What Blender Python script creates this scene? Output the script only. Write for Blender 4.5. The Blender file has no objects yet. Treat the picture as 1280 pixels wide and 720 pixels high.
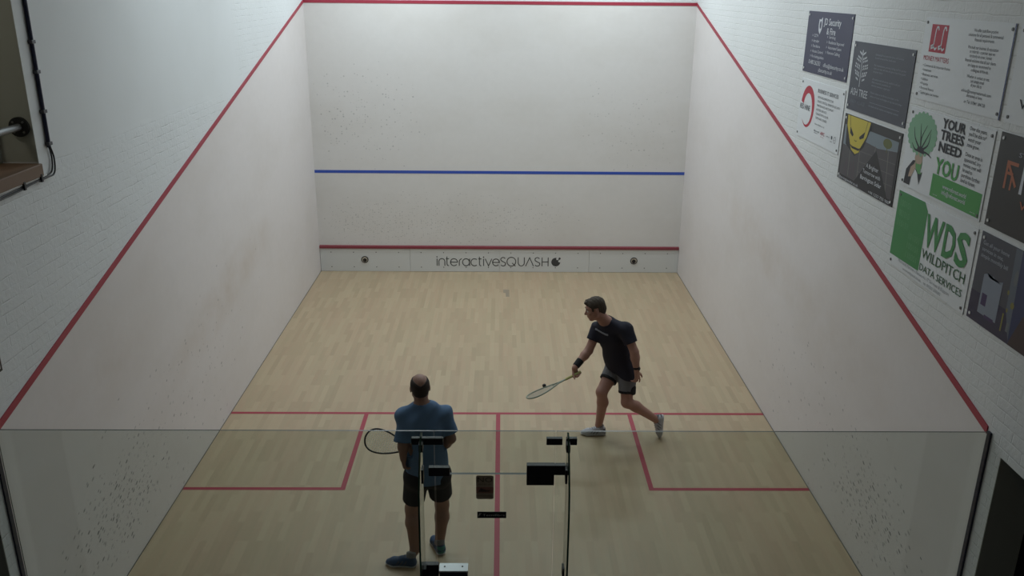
import bpy, bmesh, math, random
import numpy as np
from mathutils import Vector, Matrix
random.seed(4)
SC = bpy.context.scene
COL = SC.collection
PI = math.pi

# ------------------------------------------------------------------ camera
CAM = np.array([0.02681, -14.75028, 4.84294])
YAW, PIT, ROL, FPX = 0.0135115, 0.3361658, 0.0090048, 1077.932
def _axes():
    f = np.array([math.sin(YAW)*math.cos(PIT), math.cos(YAW)*math.cos(PIT), -math.sin(PIT)])
    r0 = np.array([math.cos(YAW), -math.sin(YAW), 0.0]); u0 = np.cross(r0, f)
    return r0*math.cos(ROL)+u0*math.sin(ROL), u0*math.cos(ROL)-r0*math.sin(ROL), f
RX, UX, FX = _axes()
def at(px, py, Y):
    """point of the photograph at the depth plane y = Y, in metres"""
    d = FX + RX*(px-640)/FPX - UX*(py-360)/FPX
    return CAM + (Y-CAM[1])/d[1]*d
cam = bpy.data.cameras.new('camera'); co = bpy.data.objects.new('camera', cam); COL.objects.link(co)
cam.sensor_width = 36; cam.lens = FPX*36/1280; cam.clip_end = 100
m = Matrix.Identity(4)
for i in range(3):
    m[i][0] = RX[i]; m[i][1] = UX[i]; m[i][2] = -FX[i]; m[i][3] = CAM[i]
co.matrix_world = m
SC.camera = co
SC.view_settings.view_transform = 'Standard'; SC.view_settings.look = 'None'
SC.view_settings.gamma = 1; SC.view_settings.use_curve_mapping = False
SC.view_settings.exposure = 0.0

# ------------------------------------------------------------------ materials
MATS = {}
def s2l(c):
    return tuple((x/12.92 if x <= 0.04045 else ((x+0.055)/1.055)**2.4) for x in c)
def mat(name, col, rough=0.6, metal=0.0, srgb=False, spec=0.5, emit=None, estr=0):
    if name in MATS: return MATS[name]
    mt = bpy.data.materials.new(name); mt.use_nodes = True
    b = mt.node_tree.nodes['Principled BSDF']
    c = s2l(col) if srgb else col
    b.inputs['Base Color'].default_value = (*c, 1); b.inputs['Roughness'].default_value = rough
    b.inputs['Metallic'].default_value = metal; b.inputs['Specular IOR Level'].default_value = spec
    if emit:
        b.inputs['Emission Color'].default_value = (*emit, 1); b.inputs['Emission Strength'].default_value = estr
    MATS[name] = mt
    return mt
class NT:
    def __init__(s, mt):
        s.t = mt.node_tree; s.b = s.t.nodes['Principled BSDF']
    def n(s, typ, **kw):
        x = s.t.nodes.new(typ)
        for k, v in kw.items():
            if k.startswith('i_'):
                x.inputs[k[2:].replace('_', ' ')].default_value = v
            else: setattr(x, k, v)
        return x
    def l(s, a, b): s.t.links.new(a, b)
    def math(s, op, a, b=None, c=None, clamp=False):
        x = s.n('ShaderNodeMath', operation=op); x.use_clamp = clamp
        for i, v in enumerate((a, b, c)):
            if v is None: continue
            if isinstance(v, (int, float)): x.inputs[i].default_value = v
            else: s.l(v, x.inputs[i])
        return x.outputs[0]
    def mix(s, f, a, b):
        x = s.n('ShaderNodeMix', data_type='RGBA')
        if isinstance(f, (int, float)): x.inputs[0].default_value = f
        else: s.l(f, x.inputs[0])
        for i, v in ((6, a), (7, b)):
            if isinstance(v, tuple): x.inputs[i].default_value = (*v, 1)
            else: s.l(v, x.inputs[i])
        return x.outputs[2]
    def pos(s):
        g = s.n('ShaderNodeTexCoord'); x = s.n('ShaderNodeSeparateXYZ'); s.l(g.outputs['Object'], x.inputs[0])
        return g.outputs['Object'], x.outputs
    def comb(s, a, b, c=0.0):
        x = s.n('ShaderNodeCombineXYZ')
        for i, v in enumerate((a, b, c)):
            if isinstance(v, (int, float)): x.inputs[i].default_value = v
            else: s.l(v, x.inputs[i])
        return x.outputs[0]
    def noise(s, vec, scale, detail=3, rough=.5):
        x = s.n('ShaderNodeTexNoise', noise_dimensions='3D'); s.l(vec, x.inputs['Vector'])
        x.inputs['Scale'].default_value = scale; x.inputs['Detail'].default_value = detail; x.inputs['Roughness'].default_value = rough
        return x.outputs['Fac']
    def ramp(s, v, lo, hi, a=0.0, b=1.0):
        x = s.n('ShaderNodeMapRange', clamp=True); s.l(v, x.inputs[0])
        x.inputs[1].default_value = lo; x.inputs[2].default_value = hi
        x.inputs[3].default_value = a; x.inputs[4].default_value = b
        return x.outputs[0]
    def bump(s, h, strength, dist):
        x = s.n('ShaderNodeBump'); x.inputs['Strength'].default_value = strength; x.inputs['Distance'].default_value = dist
        s.l(h, x.inputs['Height']); s.l(x.outputs[0], s.b.inputs['Normal'])

def plaster(name, base, horiz, centres, smear, smudges=()):
    """play-wall plaster: grubby smears and black ball marks with a shape of their own"""
    mt = mat(name, base, 0.55); k = NT(mt); v, P = k.pos()
    h, z = P[horiz], P[2]
    hz = k.comb(h, z, 0.0)
    sm = k.noise(k.comb(k.math('MULTIPLY', h, .6), z, 3.1), 1.1, 4, .6)
    c = k.mix(k.math('MULTIPLY', k.ramp(sm, .45, .75), smear), base, (base[0]*.70, base[1]*.66, base[2]*.58))
    fine = k.noise(hz, 9, 4, .6)
    c = k.mix(k.ramp(fine, .3, .75, 0, .10), c, (base[0]*.7, base[1]*.7, base[2]*.68))
    for (ch, cz, rh, rz, sl, amt) in smudges:
        dh = k.math('SUBTRACT', h, ch)
        a = k.math('DIVIDE', dh, rh); b = k.math('DIVIDE', k.math('SUBTRACT', k.math('SUBTRACT', z, cz), k.math('MULTIPLY', dh, sl)), rz)
        g = k.math('SUBTRACT', 1.0, k.math('ADD', k.math('MULTIPLY', a, a), k.math('MULTIPLY', b, b)), clamp=True)
        g = k.math('MULTIPLY', g, k.ramp(k.noise(hz, 2.5, 4, .6), .3, .7))
        c = k.mix(k.math('MULTIPLY', g, amt), c, (base[0]*.72, base[1]*.62, base[2]*.50))
    for (ch, cz, rh, rz, dens, sc, ang, sr, op) in centres:
        a = k.math('DIVIDE', k.math('SUBTRACT', h, ch), rh); b = k.math('DIVIDE', k.math('SUBTRACT', z, cz), rz)
        g = k.math('SUBTRACT', 1.0, k.math('SQRT', k.math('ADD', k.math('MULTIPLY', a, a), k.math('MULTIPLY', b, b))), clamp=True)
        ca, sa = math.cos(ang), math.sin(ang)
        hu = k.math('ADD', k.math('MULTIPLY', h, ca), k.math('MULTIPLY', z, sa))
        zu = k.math('SUBTRACT', k.math('MULTIPLY', z, ca), k.math('MULTIPLY', h, sa))
        vo = k.n('ShaderNodeTexVoronoi', feature='F1', voronoi_dimensions='2D')
        k.l(k.comb(k.math('MULTIPLY', hu, 1/sr), zu), vo.inputs['Vector']); vo.inputs['Scale'].default_value = sc
        sep = k.n('ShaderNodeSeparateColor'); k.l(vo.outputs['Color'], sep.inputs[0])
        keep = k.math('LESS_THAN', sep.outputs[0], k.math('MULTIPLY', g, dens))
        rad = k.math('MULTIPLY_ADD', sep.outputs[1], .26, .10)
        dot = k.ramp(k.math('SUBTRACT', rad, vo.outputs['Distance']), 0, .10)
        f = k.math('MULTIPLY', k.math('MULTIPLY', keep, dot), k.math('MULTIPLY_ADD', sep.outputs[2], .65*op, .25*op))
        c = k.mix(f, c, (.03, .03, .03))
    k.l(c, k.b.inputs['Base Color'])
    k.bump(k.noise(hz, 26, 3, .6), .18, .004)
    return mt
def brickwall(name, base, horiz=1, smooth=False, bs=.5, lay=.12):
    mt = mat(name, base, 0.6); k = NT(mt); v, P = k.pos(); h, z = P[horiz], P[2]
    wob = k.math('MULTIPLY', k.noise(v, 5, 3), .030)
    bt = k.n('ShaderNodeTexBrick'); k.l(k.comb(k.math('ADD', h, wob), k.math('ADD', z, wob)), bt.inputs['Vector'])
    bt.inputs['Scale'].default_value = 1; bt.inputs['Brick Width'].default_value = .228; bt.inputs['Row Height'].default_value = .076
    bt.inputs['Mortar Size'].default_value = .007; bt.inputs['Mortar Smooth'].default_value = .8
    bt.inputs['Color1'].default_value = (1, 1, 1, 1); bt.inputs['Color2'].default_value = (.8, .8, .8, 1); bt.inputs['Mortar'].default_value = (0, 0, 0, 1)
    n1 = k.noise(v, 24, 4, .65); n2 = k.noise(v, 2.2, 3)
    n3 = k.noise(k.comb(k.math('MULTIPLY', h, 1.6), k.math('MULTIPLY', z, 5.0)), 3.0, 4, .7)
    gap = k.ramp(n3, .46, .66, lay, 1)        # thick paint fills most of the joints
    hgt = k.math('MULTIPLY_ADD', n1, 1.2, k.math('MULTIPLY', k.math('MULTIPLY', bt.outputs['Fac'], gap), -1.0))
    mort = k.math('MULTIPLY', bt.outputs['Fac'], k.math('MULTIPLY', gap, k.ramp(n2, .40, .7, .2, .8)))
    pits = k.ramp(k.noise(v, 30, 3, .8), .68, .74)
    if smooth:
        # rendered (plastered) area above the sill line, brick shows again near the front wall
        e = k.math('MULTIPLY_ADD', n2, .12, -.06)
        m1 = k.ramp(k.math('ADD', z, e), 3.60, 3.68); m2 = k.ramp(k.math('ADD', h, e), -3.75, -4.0)
        keep = k.math('SUBTRACT', 1.0, k.math('MULTIPLY', m1, m2), clamp=True)
        hgt = k.math('MULTIPLY', hgt, keep); mort = k.math('MULTIPLY', mort, keep); pits = k.math('MULTIPLY', pits, keep)
    c = k.mix(k.ramp(n2, .3, .8, 0, .14), base, (base[0]*.82, base[1]*.82, base[2]*.78))
    c = k.mix(k.math('MULTIPLY', mort, bs*.7), c, (base[0]*.45, base[1]*.45, base[2]*.42))
    c = k.mix(k.math('MULTIPLY', pits, .45), c, (base[0]*.3, base[1]*.3, base[2]*.28))
    k.l(c, k.b.inputs['Base Color']); k.bump(hgt, bs, .006)
    return mt
PL = (.70, .675, .655)
LEFTM = [(-8.40, .66, 1.15, .60, 1.15, 29, .35, 2.3, .95), (-7.0, .75, 2.6, 1.0, .20, 24, .3, 1.6, .6), (-5.2, 1.0, 2.0, 1.2, .08, 20, .3, 1.4, .35)]
RIGHTM = [(-8.40, .64, 1.05, .62, 1.05, 29, .35, 2.3, .9), (-7.0, .75, 2.6, 1.0, .16, 24, .3, 1.6, .55)]
FRONTM = [(-2.4, 2.7, 1.2, 1.1, .34, 24, 0, 1.1, .40), (2.2, 2.6, 1.1, 1.0, .22, 24, 0, 1.1, .32), (-.8, .95, 2.6, .6, .60, 30, 0, 1.1, .40), (-2.2, .9, .9, .6, .5, 34, 0, 1.1, .40)]
SML = [(-5.0, 1.45, 2.4, .36, .12, .40), (-8.2, 1.9, 1.3, .5, 0, .22)]
SMR = [(-4.6, 1.90, 2.4, .36, .06, .36), (-7.2, 1.7, 1.6, .5, 0, .22)]
PS = (.705, .664, .656)
m_left = plaster('plaster_left', PS, 1, LEFTM, .22, SML)
m_right = plaster('plaster_right', PS, 1, RIGHTM, .22, SMR)
m_front = plaster('plaster_front', PL, 0, FRONTM, .22)
m_brick = brickwall('painted_brick', (.70, .71, .71), bs=.55, lay=.30)
m_brickl = brickwall('painted_brick_part_smooth', (.69, .712, .722), smooth=True, bs=.50, lay=.10)
m_red = mat('red_line_paint', (.34, .030, .055), .5)
m_rail = mat('rail_red', (.22, .035, .050), .45)
m_blue = mat('blue_line_paint', (.035, .085, .42), .5)
m_grey = mat('gallery_paint', (.42, .44, .39), .8)
m_jamb_shade = mat('jamb_shade_grey', (.30, .30, .26), .7)  # doorway jamb: its shade is put into the base colour
m_black = mat('black_metal', (.008, .008, .010), .45)
m_ceiling = mat('ceiling_white', (.62, .63, .64), .8)
m_white = mat('white_sheet', (.70, .72, .74), .45)
m_steel = mat('bright_steel', (.62, .62, .62), .3, 1.0)

mfl = mat('maple_strip_floor', (.56, .46, .32), .42); k = NT(mfl); v, P = k.pos()
bt = k.n('ShaderNodeTexBrick', offset=.37, offset_frequency=3, squash=1); k.l(k.comb(P[1], P[0]), bt.inputs['Vector'])
bt.inputs['Scale'].default_value = 1; bt.inputs['Brick Width'].default_value = .47; bt.inputs['Row Height'].default_value = .0635
bt.inputs['Mortar Size'].default_value = .0008; bt.inputs['Color1'].default_value = (0, 0, 0, 1); bt.inputs['Color2'].default_value = (1, 1, 1, 1)
bt.inputs['Mortar'].default_value = (.35, .35, .35, 1); bt.inputs['Bias'].default_value = 0.0
g1 = k.noise(k.comb(k.math('MULTIPLY', P[0], 9.0), k.math('MULTIPLY', P[1], .8), P[2]), 3.0, 4, .6)
g2 = k.noise(k.comb(k.math('MULTIPLY', P[0], 1.5), k.math('MULTIPLY', P[1], .35)), 1.5, 4, .6)
tone = k.math('MULTIPLY_ADD', bt.outputs['Color'], .50, k.math('MULTIPLY', g1, .55))
c = k.mix(k.ramp(tone, .1, .85), (.365, .280, .175), (.485, .390, .255))
c = k.mix(k.ramp(k.math('MULTIPLY_ADD', g1, .5, k.math('MULTIPLY', g2, .5)), .42, .66, 0, .60), c, (.455, .305, .205))
c = k.mix(k.ramp(k.noise(v, 14, 5, .7), .66, .8, 0, .22), c, (.30, .24, .17))
k.l(c, k.b.inputs['Base Color']); k.l(k.ramp(g1, .3, .7, .38, .52), k.b.inputs['Roughness'])

def glassmat():
    mt = bpy.data.materials.new('clear_glass'); mt.use_nodes = True; t = mt.node_tree; t.nodes.clear()
    o = t.nodes.new('ShaderNodeOutputMaterial'); mx = t.nodes.new('ShaderNodeMixShader'); tr = t.nodes.new('ShaderNodeBsdfTransparent')
    gl = t.nodes.new('ShaderNodeBsdfGlossy'); lw = t.nodes.new('ShaderNodeLayerWeight'); pw = t.nodes.new('ShaderNodeMath'); fr = t.nodes.new('ShaderNodeMath')
    tr.inputs[0].default_value = (.885, .91, .885, 1); gl.inputs['Roughness'].default_value = .01; gl.inputs[0].default_value = (.95, .97, .95, 1)
    # Schlick reflectance, the same from either side of the sheet
    pw.operation = 'POWER'; pw.inputs[1].default_value = 5; t.links.new(lw.outputs['Facing'], pw.inputs[0]); lw.inputs[0].default_value = .5
    fr.operation = 'MULTIPLY_ADD'; fr.inputs[1].default_value = .96; fr.inputs[2].default_value = .04; t.links.new(pw.outputs[0], fr.inputs[0])
    t.links.new(fr.outputs[0], mx.inputs[0]); t.links.new(tr.outputs[0], mx.inputs[1]); t.links.new(gl.outputs[0], mx.inputs[2]); t.links.new(mx.outputs[0], o.inputs[0])
    return mt
m_glass = glassmat()
m_gedge = mat('glass_edge_green', (.05, .065, .055), .35)
m_gedge2 = mat('glass_edge_deep_green', (.015, .045, .030), .25)

# ------------------------------------------------------------------ mesh helpers
def tag(o, label=None, cat=None, group=None, kind=None):
    if label: o['label'] = label
    if cat: o['category'] = cat
    if group: o['group'] = group
    if kind: o['kind'] = kind
    return o
def empty(name, loc=(0, 0, 0), parent=None):
    o = bpy.data.objects.new(name, None); COL.objects.link(o); o.location = loc; o.empty_display_size = .1
    if parent: o.parent = parent
    return o
def link(name, me, mats, parent=None, origin=None, smooth=False):
    """origin: world point made the object's origin (vertices are given in world space)"""
    o = bpy.data.objects.new(name, me); COL.objects.link(o)
    for x in (mats if isinstance(mats, (list, tuple)) else [mats]): me.materials.append(x)
    if smooth:
        me.polygons.foreach_set('use_smooth', [True]*len(me.polygons))
    po = Vector((0, 0, 0))
    if parent is not None:
        o.parent = parent; po = Vector(parent['_w'] if '_w' in parent else (0, 0, 0))
    org = Vector(origin) if origin is not None else po
    if org.length > 0: me.transform(Matrix.Translation(-org))
    o.location = org - po
    o['_w'] = tuple(org)
    return o
def wempty(name, loc=(0, 0, 0)):
    o = empty(name, loc); o['_w'] = tuple(float(v) for v in loc); return o
class MB:
    def __init__(s): s.bm = bmesh.new()
    def box(s, x0, x1, y0, y1, z0, z1, mi=0, bev=0):
        vs = [s.bm.verts.new((x, y, z)) for x in (x0, x1) for y in (y0, y1) for z in (z0, z1)]
        F = [(0, 1, 3, 2), (4, 6, 7, 5), (0, 4, 5, 1), (2, 3, 7, 6), (0, 2, 6, 4), (1, 5, 7, 3)]
        fs = [s.bm.faces.new([vs[i] for i in f]) for f in F]
        for f in fs: f.material_index = mi
        if bev:
            es = list({e for f in fs for e in f.edges})
            r = bmesh.ops.bevel(s.bm, geom=es, offset=bev, segments=2, affect='EDGES', profile=.5)
            for f in r['faces']: f.material_index = mi
        return s
    def prism(s, pts, axis, a, b, mi=0):
        """pts: 2D polygon in the two other axes, extruded a..b along axis"""
        def mk(p, t):
            if axis == 0: return (t, p[0], p[1])
            if axis == 1: return (p[0], t, p[1])
            return (p[0], p[1], t)
        A = [s.bm.verts.new(mk(p, a)) for p in pts]; B = [s.bm.verts.new(mk(p, b)) for p in pts]
        n = len(pts); fs = [s.bm.faces.new(A), s.bm.faces.new(B[::-1])]
        for i in range(n): fs.append(s.bm.faces.new((A[i], B[i], B[(i+1) % n], A[(i+1) % n])))
        for f in fs: f.material_index = mi
        return s
    def tube(s, pts, r, seg=10, closed=False, mi=0, rads=None):
        pts = [Vector(p) for p in pts]; n = len(pts); rings = []; up = None
        for i, p in enumerate(pts):
            a = pts[(i-1) % n] if (closed or i > 0) else p; b = pts[(i+1) % n] if (closed or i < n-1) else p
            t = (b-a).normalized()
            if up is None: up = Vector((0, 0, 1)) if abs(t.z) < .9 else Vector((0, 1, 0))
            x = up.cross(t)
            if x.length < 1e-4: x = Vector((1, 0, 0)).cross(t)
            x.normalize(); y = t.cross(x); up = y
            rr = rads[i] if rads else r
            rings.append([s.bm.verts.new(p+(x*math.cos(2*PI*j/seg)+y*math.sin(2*PI*j/seg))*rr) for j in range(seg)])
        for i in range(n if closed else n-1):
            A, B = rings[i], rings[(i+1) % n]
            for j in range(seg):
                f = s.bm.faces.new((A[j], A[(j+1) % seg], B[(j+1) % seg], B[j])); f.material_index = mi
        if not closed:
            s.bm.faces.new(rings[0][::-1]).material_index = mi; s.bm.faces.new(rings[-1]).material_index = mi
        return s
    def cyl(s, a, b, r, seg=16, mi=0, r2=None):
        return s.tube([a, b], r, seg, mi=mi, rads=[r, r2 if r2 is not None else r])
    def build(s, name, mats, parent=None, origin=None, smooth=False):
        bmesh.ops.recalc_face_normals(s.bm, faces=s.bm.faces)
        me = bpy.data.meshes.new(name); s.bm.to_mesh(me); s.bm.free()
        o = link(name, me, mats, parent, origin)
        if smooth:
            for p in me.polygons: p.use_smooth = True
            try: me.set_sharp_from_angle(angle=math.radians(40))
            except Exception: pass
        return o
def structure(o): o['kind'] = 'structure'; return o

# flat lettering / emblem builder on a plane (matrix M: local x right, y up, z out)
FONTC = {}
def glyph_mesh(txt, bold):
    key = (txt, bold)
    if key not in FONTC:
        c = bpy.data.curves.new('t', 'FONT'); c.body = txt; c.resolution_u = 2; c.offset = bold
        o = bpy.data.objects.new('t', c); COL.objects.link(o)
        dg = bpy.context.evaluated_depsgraph_get(); dg.update(); e = o.evaluated_get(dg); me = e.to_mesh()
        V = [tuple(v.co) for v in me.vertices]; F = [tuple(p.vertices) for p in me.polygons]
        e.to_mesh_clear(); bpy.data.objects.remove(o); bpy.data.curves.remove(c)
        FONTC[key] = (V, F)
    return FONTC[key]
class Flat:
    def __init__(s, M): s.M = M; s.V = []; s.F = []; s.e = 0.0
    def add(s, V, F):
        n = len(s.V); s.e += 1.5e-5; s.V += [tuple(s.M @ Vector((v[0], v[1], v[2]+s.e))) for v in V]; s.F += [tuple(i+n for i in f) for f in F]; return s
    def poly(s, pts, z=.001): return s.add([(x, y, z) for x, y in pts], [tuple(range(len(pts)))])
    def rect(s, x0, y0, x1, y1, z=.001): return s.poly([(x0, y0), (x1, y0), (x1, y1), (x0, y1)], z)
    def disc(s, x, y, r, z=.001, ry=None, n=24):
        ry = ry or r
        return s.poly([(x+r*math.cos(2*PI*i/n), y+ry*math.sin(2*PI*i/n)) for i in range(n)], z)
    def rib(s, pts, w, z=.001, ws=None):
        # one mitred strip along the points
        P = [Vector(pts[0])]
        for p in pts[1:]:
            if (Vector(p)-P[-1]).length > 1e-6: P.append(Vector(p))
        n = len(P); V = []; ws = ws if ws and len(ws) >= n else None
        for i in range(n):
            a = (P[i]-P[i-1]).normalized() if i > 0 else None; b = (P[i+1]-P[i]).normalized() if i < n-1 else None
            if a is None: a = b
            if b is None: b = a
            t = a+b
            t = a if t.length < .2 else t.normalized()
            nr = Vector((-t.y, t.x)); c = max(.45, nr.dot(Vector((-a.y, a.x)))); hw = (ws[i] if ws else w)/2/c
            V += [(*(P[i]-nr*hw), z), (*(P[i]+nr*hw), z)]
        return s.add(V, [(2*i, 2*i+2, 2*i+3, 2*i+1) for i in range(n-1)])
    def text(s, txt, x0, y0, x1, h, bold=0.0, z=.0028):
        """baseline left (x0,y0), fitted to width x1-x0, cap height h"""
        V, F = glyph_mesh(txt, bold)
        if not V: return s
        xa = min(v[0] for v in V); xb = max(v[0] for v in V); sx = (x1-x0)/(xb-xa); sy = h/.69
        return s.add([(x0+(v[0]-xa)*sx, y0+v[1]*sy, z) for v in V], F)
    def build(s, name, mt, parent):
        me = bpy.data.meshes.new(name); me.from_pydata(s.V, [], s.F); me.update()
        return link(name, me, mt, parent)

# ------------------------------------------------------------------ the room
ZC = 6.3        # ceiling
YB = -16.6      # end of the gallery behind the court
def outz(y): return 4.57 + (2.13-4.57)*(-y)/9.75
# floor
MB().box(-3.45, 3.45, -9.80, 0.2, -.15, 0).build('floor', mfl)['kind'] = 'structure'
MB().box(-5.2, 5.2, YB, -9.8005, -.15, -.002).build('floor', mat('foyer_carpet', (.06, .06, .065), .9))['kind'] = 'structure'
# front wall
w = MB(); w.box(-3.45, 3.45, 0, .2, 0, 4.57, 0); w.box(-3.45, 3.45, 0, .2, 4.57, ZC, 1)
structure(w.build('wall_front', [m_front, m_brick]))
# side walls: plastered below the out line, painted brick above
for sgn, nm, mp, mbk in ((-1, 'wall_left', m_left, m_brickl), (1, 'wall_right', m_right, m_brick)):
    w = MB(); a, b = sgn*3.2, sgn*3.45
    w.prism([(0, 0), (0, 4.57), (-9.75, 2.13), (-9.82, 2.13), (-9.82, 0)], 0, a, b, 0)
    ytop = -8.75 if sgn < 0 else YB
    w.prism([(0, 4.57), (0, ZC), (-8.75, ZC), (-8.75, outz(-8.75))], 0, a, b, 1)
    if sgn < 0:
        w.prism([(-8.75, outz(-8.75)), (-8.75, 3.60), (-9.82, 3.60), (-9.82, 2.13), (-9.75, 2.13)], 0, a, b, 1)
        w.prism([(-9.82, 2.05), (-9.82, 3.60), (-11.2, 3.60), (-11.2, 2.05)], 0, a, b, 1)
        w.prism([(-11.2, 2.05), (-11.2, ZC), (YB, ZC), (YB, 2.05)], 0, a, b, 1)
        w.prism([(-8.75, 5.6), (-8.75, ZC), (-11.2, ZC), (-11.2, 5.6)], 0, a, b, 1)
    else:
        w.prism([(-8.75, outz(-8.75)), (-8.75, ZC), (-9.82, ZC), (-9.82, 2.13), (-9.75, 2.13)], 0, a, b, 1)
        w.prism([(-9.82, 2.05), (-9.82, ZC), (YB, ZC), (YB, 2.05)], 0, a, b, 1)
    w.prism([(-9.82, 0), (-9.82, 2.05), (-9.975, 2.05), (-9.975, 0)], 0, a, b, 1)
    w.prism([(-11.0, 0), (-11.0, 2.05), (YB, 2.05), (YB, 0)], 0, a, b, 1)
    # doorway beyond the glass: reveal lining and the dark passage behind it
    w.box(sgn*3.2005, sgn*3.46, -9.981, -9.975, 0, 2.05, 2)
    structure(w.build(nm, [mp, mbk, m_jamb_shade]))
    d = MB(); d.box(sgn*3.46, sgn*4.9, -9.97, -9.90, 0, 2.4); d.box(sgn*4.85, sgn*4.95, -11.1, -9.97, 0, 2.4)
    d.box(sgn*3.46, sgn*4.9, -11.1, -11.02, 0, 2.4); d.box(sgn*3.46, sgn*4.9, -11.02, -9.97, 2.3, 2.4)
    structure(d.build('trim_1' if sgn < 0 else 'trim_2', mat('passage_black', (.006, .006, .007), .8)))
structure(MB().box(-3.45, 3.45, YB-.2, YB, 0, ZC).build('wall_back', mat('gallery_dark', (.12, .12, .115), .8)))
structure(MB().box(-5.2, 3.45, YB, .2, ZC, ZC+.2).build('ceiling', m_ceiling))
# viewing room behind the opening high in the left wall
r = MB(); r.box(-4.9, -3.45, -8.80, -8.752, 3.2, ZC); r.box(-5.0, -4.9, -11.3, -8.752, 3.2, ZC); r.box(-4.9, -3.45, -11.3, -11.25, 3.2, ZC)
r.box(-4.9, -3.45, -11.25, -8.80, 3.2, 3.3)
r.box(-3.45, -3.203, -8.7503, -8.7497, 3.66, 5.6)
structure(r.build('wall_gallery', m_grey))
# out line: red strip along the front and side walls
rl = MB(); rl.box(-3.2, 3.2, -.006, .002, 4.57, 4.62)
structure(rl.build('trim_3', m_red))
for sgn, nm in ((-1, 'trim_4'), (1, 'trim_5')):
    p = [(0, 4.57), (0, 4.622), (-9.79, 2.172), (-9.79, 2.12)]
    structure(MB().prism(p, 0, sgn*3.192, sgn*3.203).build(nm, m_red))
structure(MB().box(-3.2, 3.2, -.003, .002, 1.78, 1.83).build('trim_6', m_blue))
# floor lines, each a painted band
L = .05
for i, (x0, x1, y0, y1) in enumerate([(-3.2, 3.2, -5.49, -5.44), (-.025, .025, -9.79, -5.49),
                                      (-3.2, -1.55, -7.14, -7.09), (-1.6, -1.55, -7.09, -5.49), (1.55, 3.2, -7.14, -7.09), (1.55, 1.6, -7.09, -5.49)]):
    structure(MB().box(x0, x1, y0, y1, -.001, .0012).build('trim_%d' % (7+i), m_red))
# worn square mark on the floor near the front wall
mp = MB().prism([(.065, -.98), (.065, -1.13), (.105, -1.15), (.110, -1.33), (.165, -1.34), (.165, -.98)], 2, 0, .0012).build('floor_patch', mat('worn_patch', (.29, .235, .17), .6))
tag(mp, 'small worn grey patch on the wooden floor near the front wall', 'floor mark')

# tin
tin = tag(wempty('tin', (0, 0, 0)), 'white metal tin board with red top rail along the foot of the front wall', 'tin')
m_tin = mat('tin_white', (.62, .625, .615), .45)
for i in range(4):
    MB().box(-3.195+1.5985*i+.002, -3.195+1.5985*(i+1)-.002, -.022, 0, .004, .43, bev=.0015).build('panel', m_tin, tin)
MB().prism([(0, .43), (-.04, .43), (-.04, .468), (0, .482)], 0, -3.198, 3.198).build('top_rail', m_rail, tin)
m_screw = mat('screw_grey', (.10, .10, .10), .5)
for i in range(16):
    for z in (.085, .358):
        x = -3.0+.4*i+(0.0 if i < 8 else 0.0)
        MB().cyl((x, -.022, z), (x, -.0245, z), .0095, 10).build('screw', m_screw, tin)
for x in (-2.405, 2.405):
    z = .222
    g = MB()
    pts = [(x+.056*math.cos(t), -.026, z+.056*math.sin(t)) for t in np.linspace(0, 2*PI, 28, endpoint=False)]
    g.tube(pts, .009, 8, closed=True)
    ring = g.build('sensor_ring', m_black, tin, smooth=True)
    MB().cyl((x, -.022, z), (x, -.030, z), .050, 28).build('sensor_bezel', m_steel, ring)
    MB().cyl((x, -.030, z-.010), (x, -.040, z-.010), .036, 24, r2=.030).build('sensor_lens', mat('lens_black', (.01, .01, .012), .15), ring, smooth=True)
# lettering on the tin, drawn with thin strokes
fl = Flat(Matrix(((1, 0, 0, 0), (0, 0, -1, -.0225), (0, 1, 0, 0), (0, 0, 0, 1))))
def C(cx, cy): return ((530+cx/7.111-624.3)/69.85, .115+(148-cy)/7.111/66.0)
def arc(cx, cy, r, a0, a1, n=18, ry=None):
    ry = ry or r
    return [(cx+r*math.cos(math.radians(a0+(a1-a0)*i/n)), cy-ry*math.sin(math.radians(a0+(a1-a0)*i/n))) for i in range(n+1)]
def st(pts, w=.0155): fl.rib([C(*p) for p in pts], w, z=.0012)
def cdisc(cx, cy, r): X, Z = C(cx, cy); fl.disc(X, Z, r/7.111/69.85, z=.0012)
st([(115, 86), (115, 149)]); cdisc(115, 71, 6)
st([(132, 149), (132, 112)]+arc(158, 112, 26, 180, 0)+[(184, 149)])
st([(203, 68), (203, 132)]+arc(219, 132, 16, 180, 270)); st([(194, 87), (222, 87)])
st([(234, 117), (296, 117)]+arc(265, 117, 31, 0, 320))
st([(312, 149), (312, 115)]+arc(338, 113, 26, 180, 95))
st(arc(372, 117, 31, 0, 360)); st([(404, 86), (404, 149)])
st(arc(447, 117, 31, 50, 310))
st([(491, 68), (491, 132)]+arc(507, 132, 16, 180, 270)); st([(482, 87), (510, 87)])
st([(528, 86), (528, 149)]); cdisc(528, 71, 6)
st([(543, 86), (572, 149), (601, 86)])
st([(608, 117), (668, 117)]+arc(638, 117, 30, 0, 320))
def S(x): return [(x+42, 84)]+arc(x+23, 91, 20, 30, 210, 10, 18)+[(x+22, 110), (x+38, 118)]+arc(x+24, 130, 22, 40, -150, 12, 18)
st(S(678)); st(arc(775, 110, 39, 0, 360)); st([(782, 122), (812, 150)])
st([(836, 72), (836, 120)]+arc(863, 120, 27, 180, 360)+[(890, 72)])
st([(902, 149), (937, 74), (972, 149)]); st(S(982))
st([(1048, 72), (1048, 149)]); st([(1102, 72), (1102, 149)]); st([(1048, 111), (1102, 111)])
cdisc(1170, 112, 40); fl.build('lettering', mat('tin_lettering', (.045, .045, .045), .6), tin)
fl = Flat(fl.M)
for a, b, r in ((1184, 84, 11), (1203, 104, 11)):
    X, Z = C(a, b); fl.disc(X, Z, r/497., z=.0016)
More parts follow.
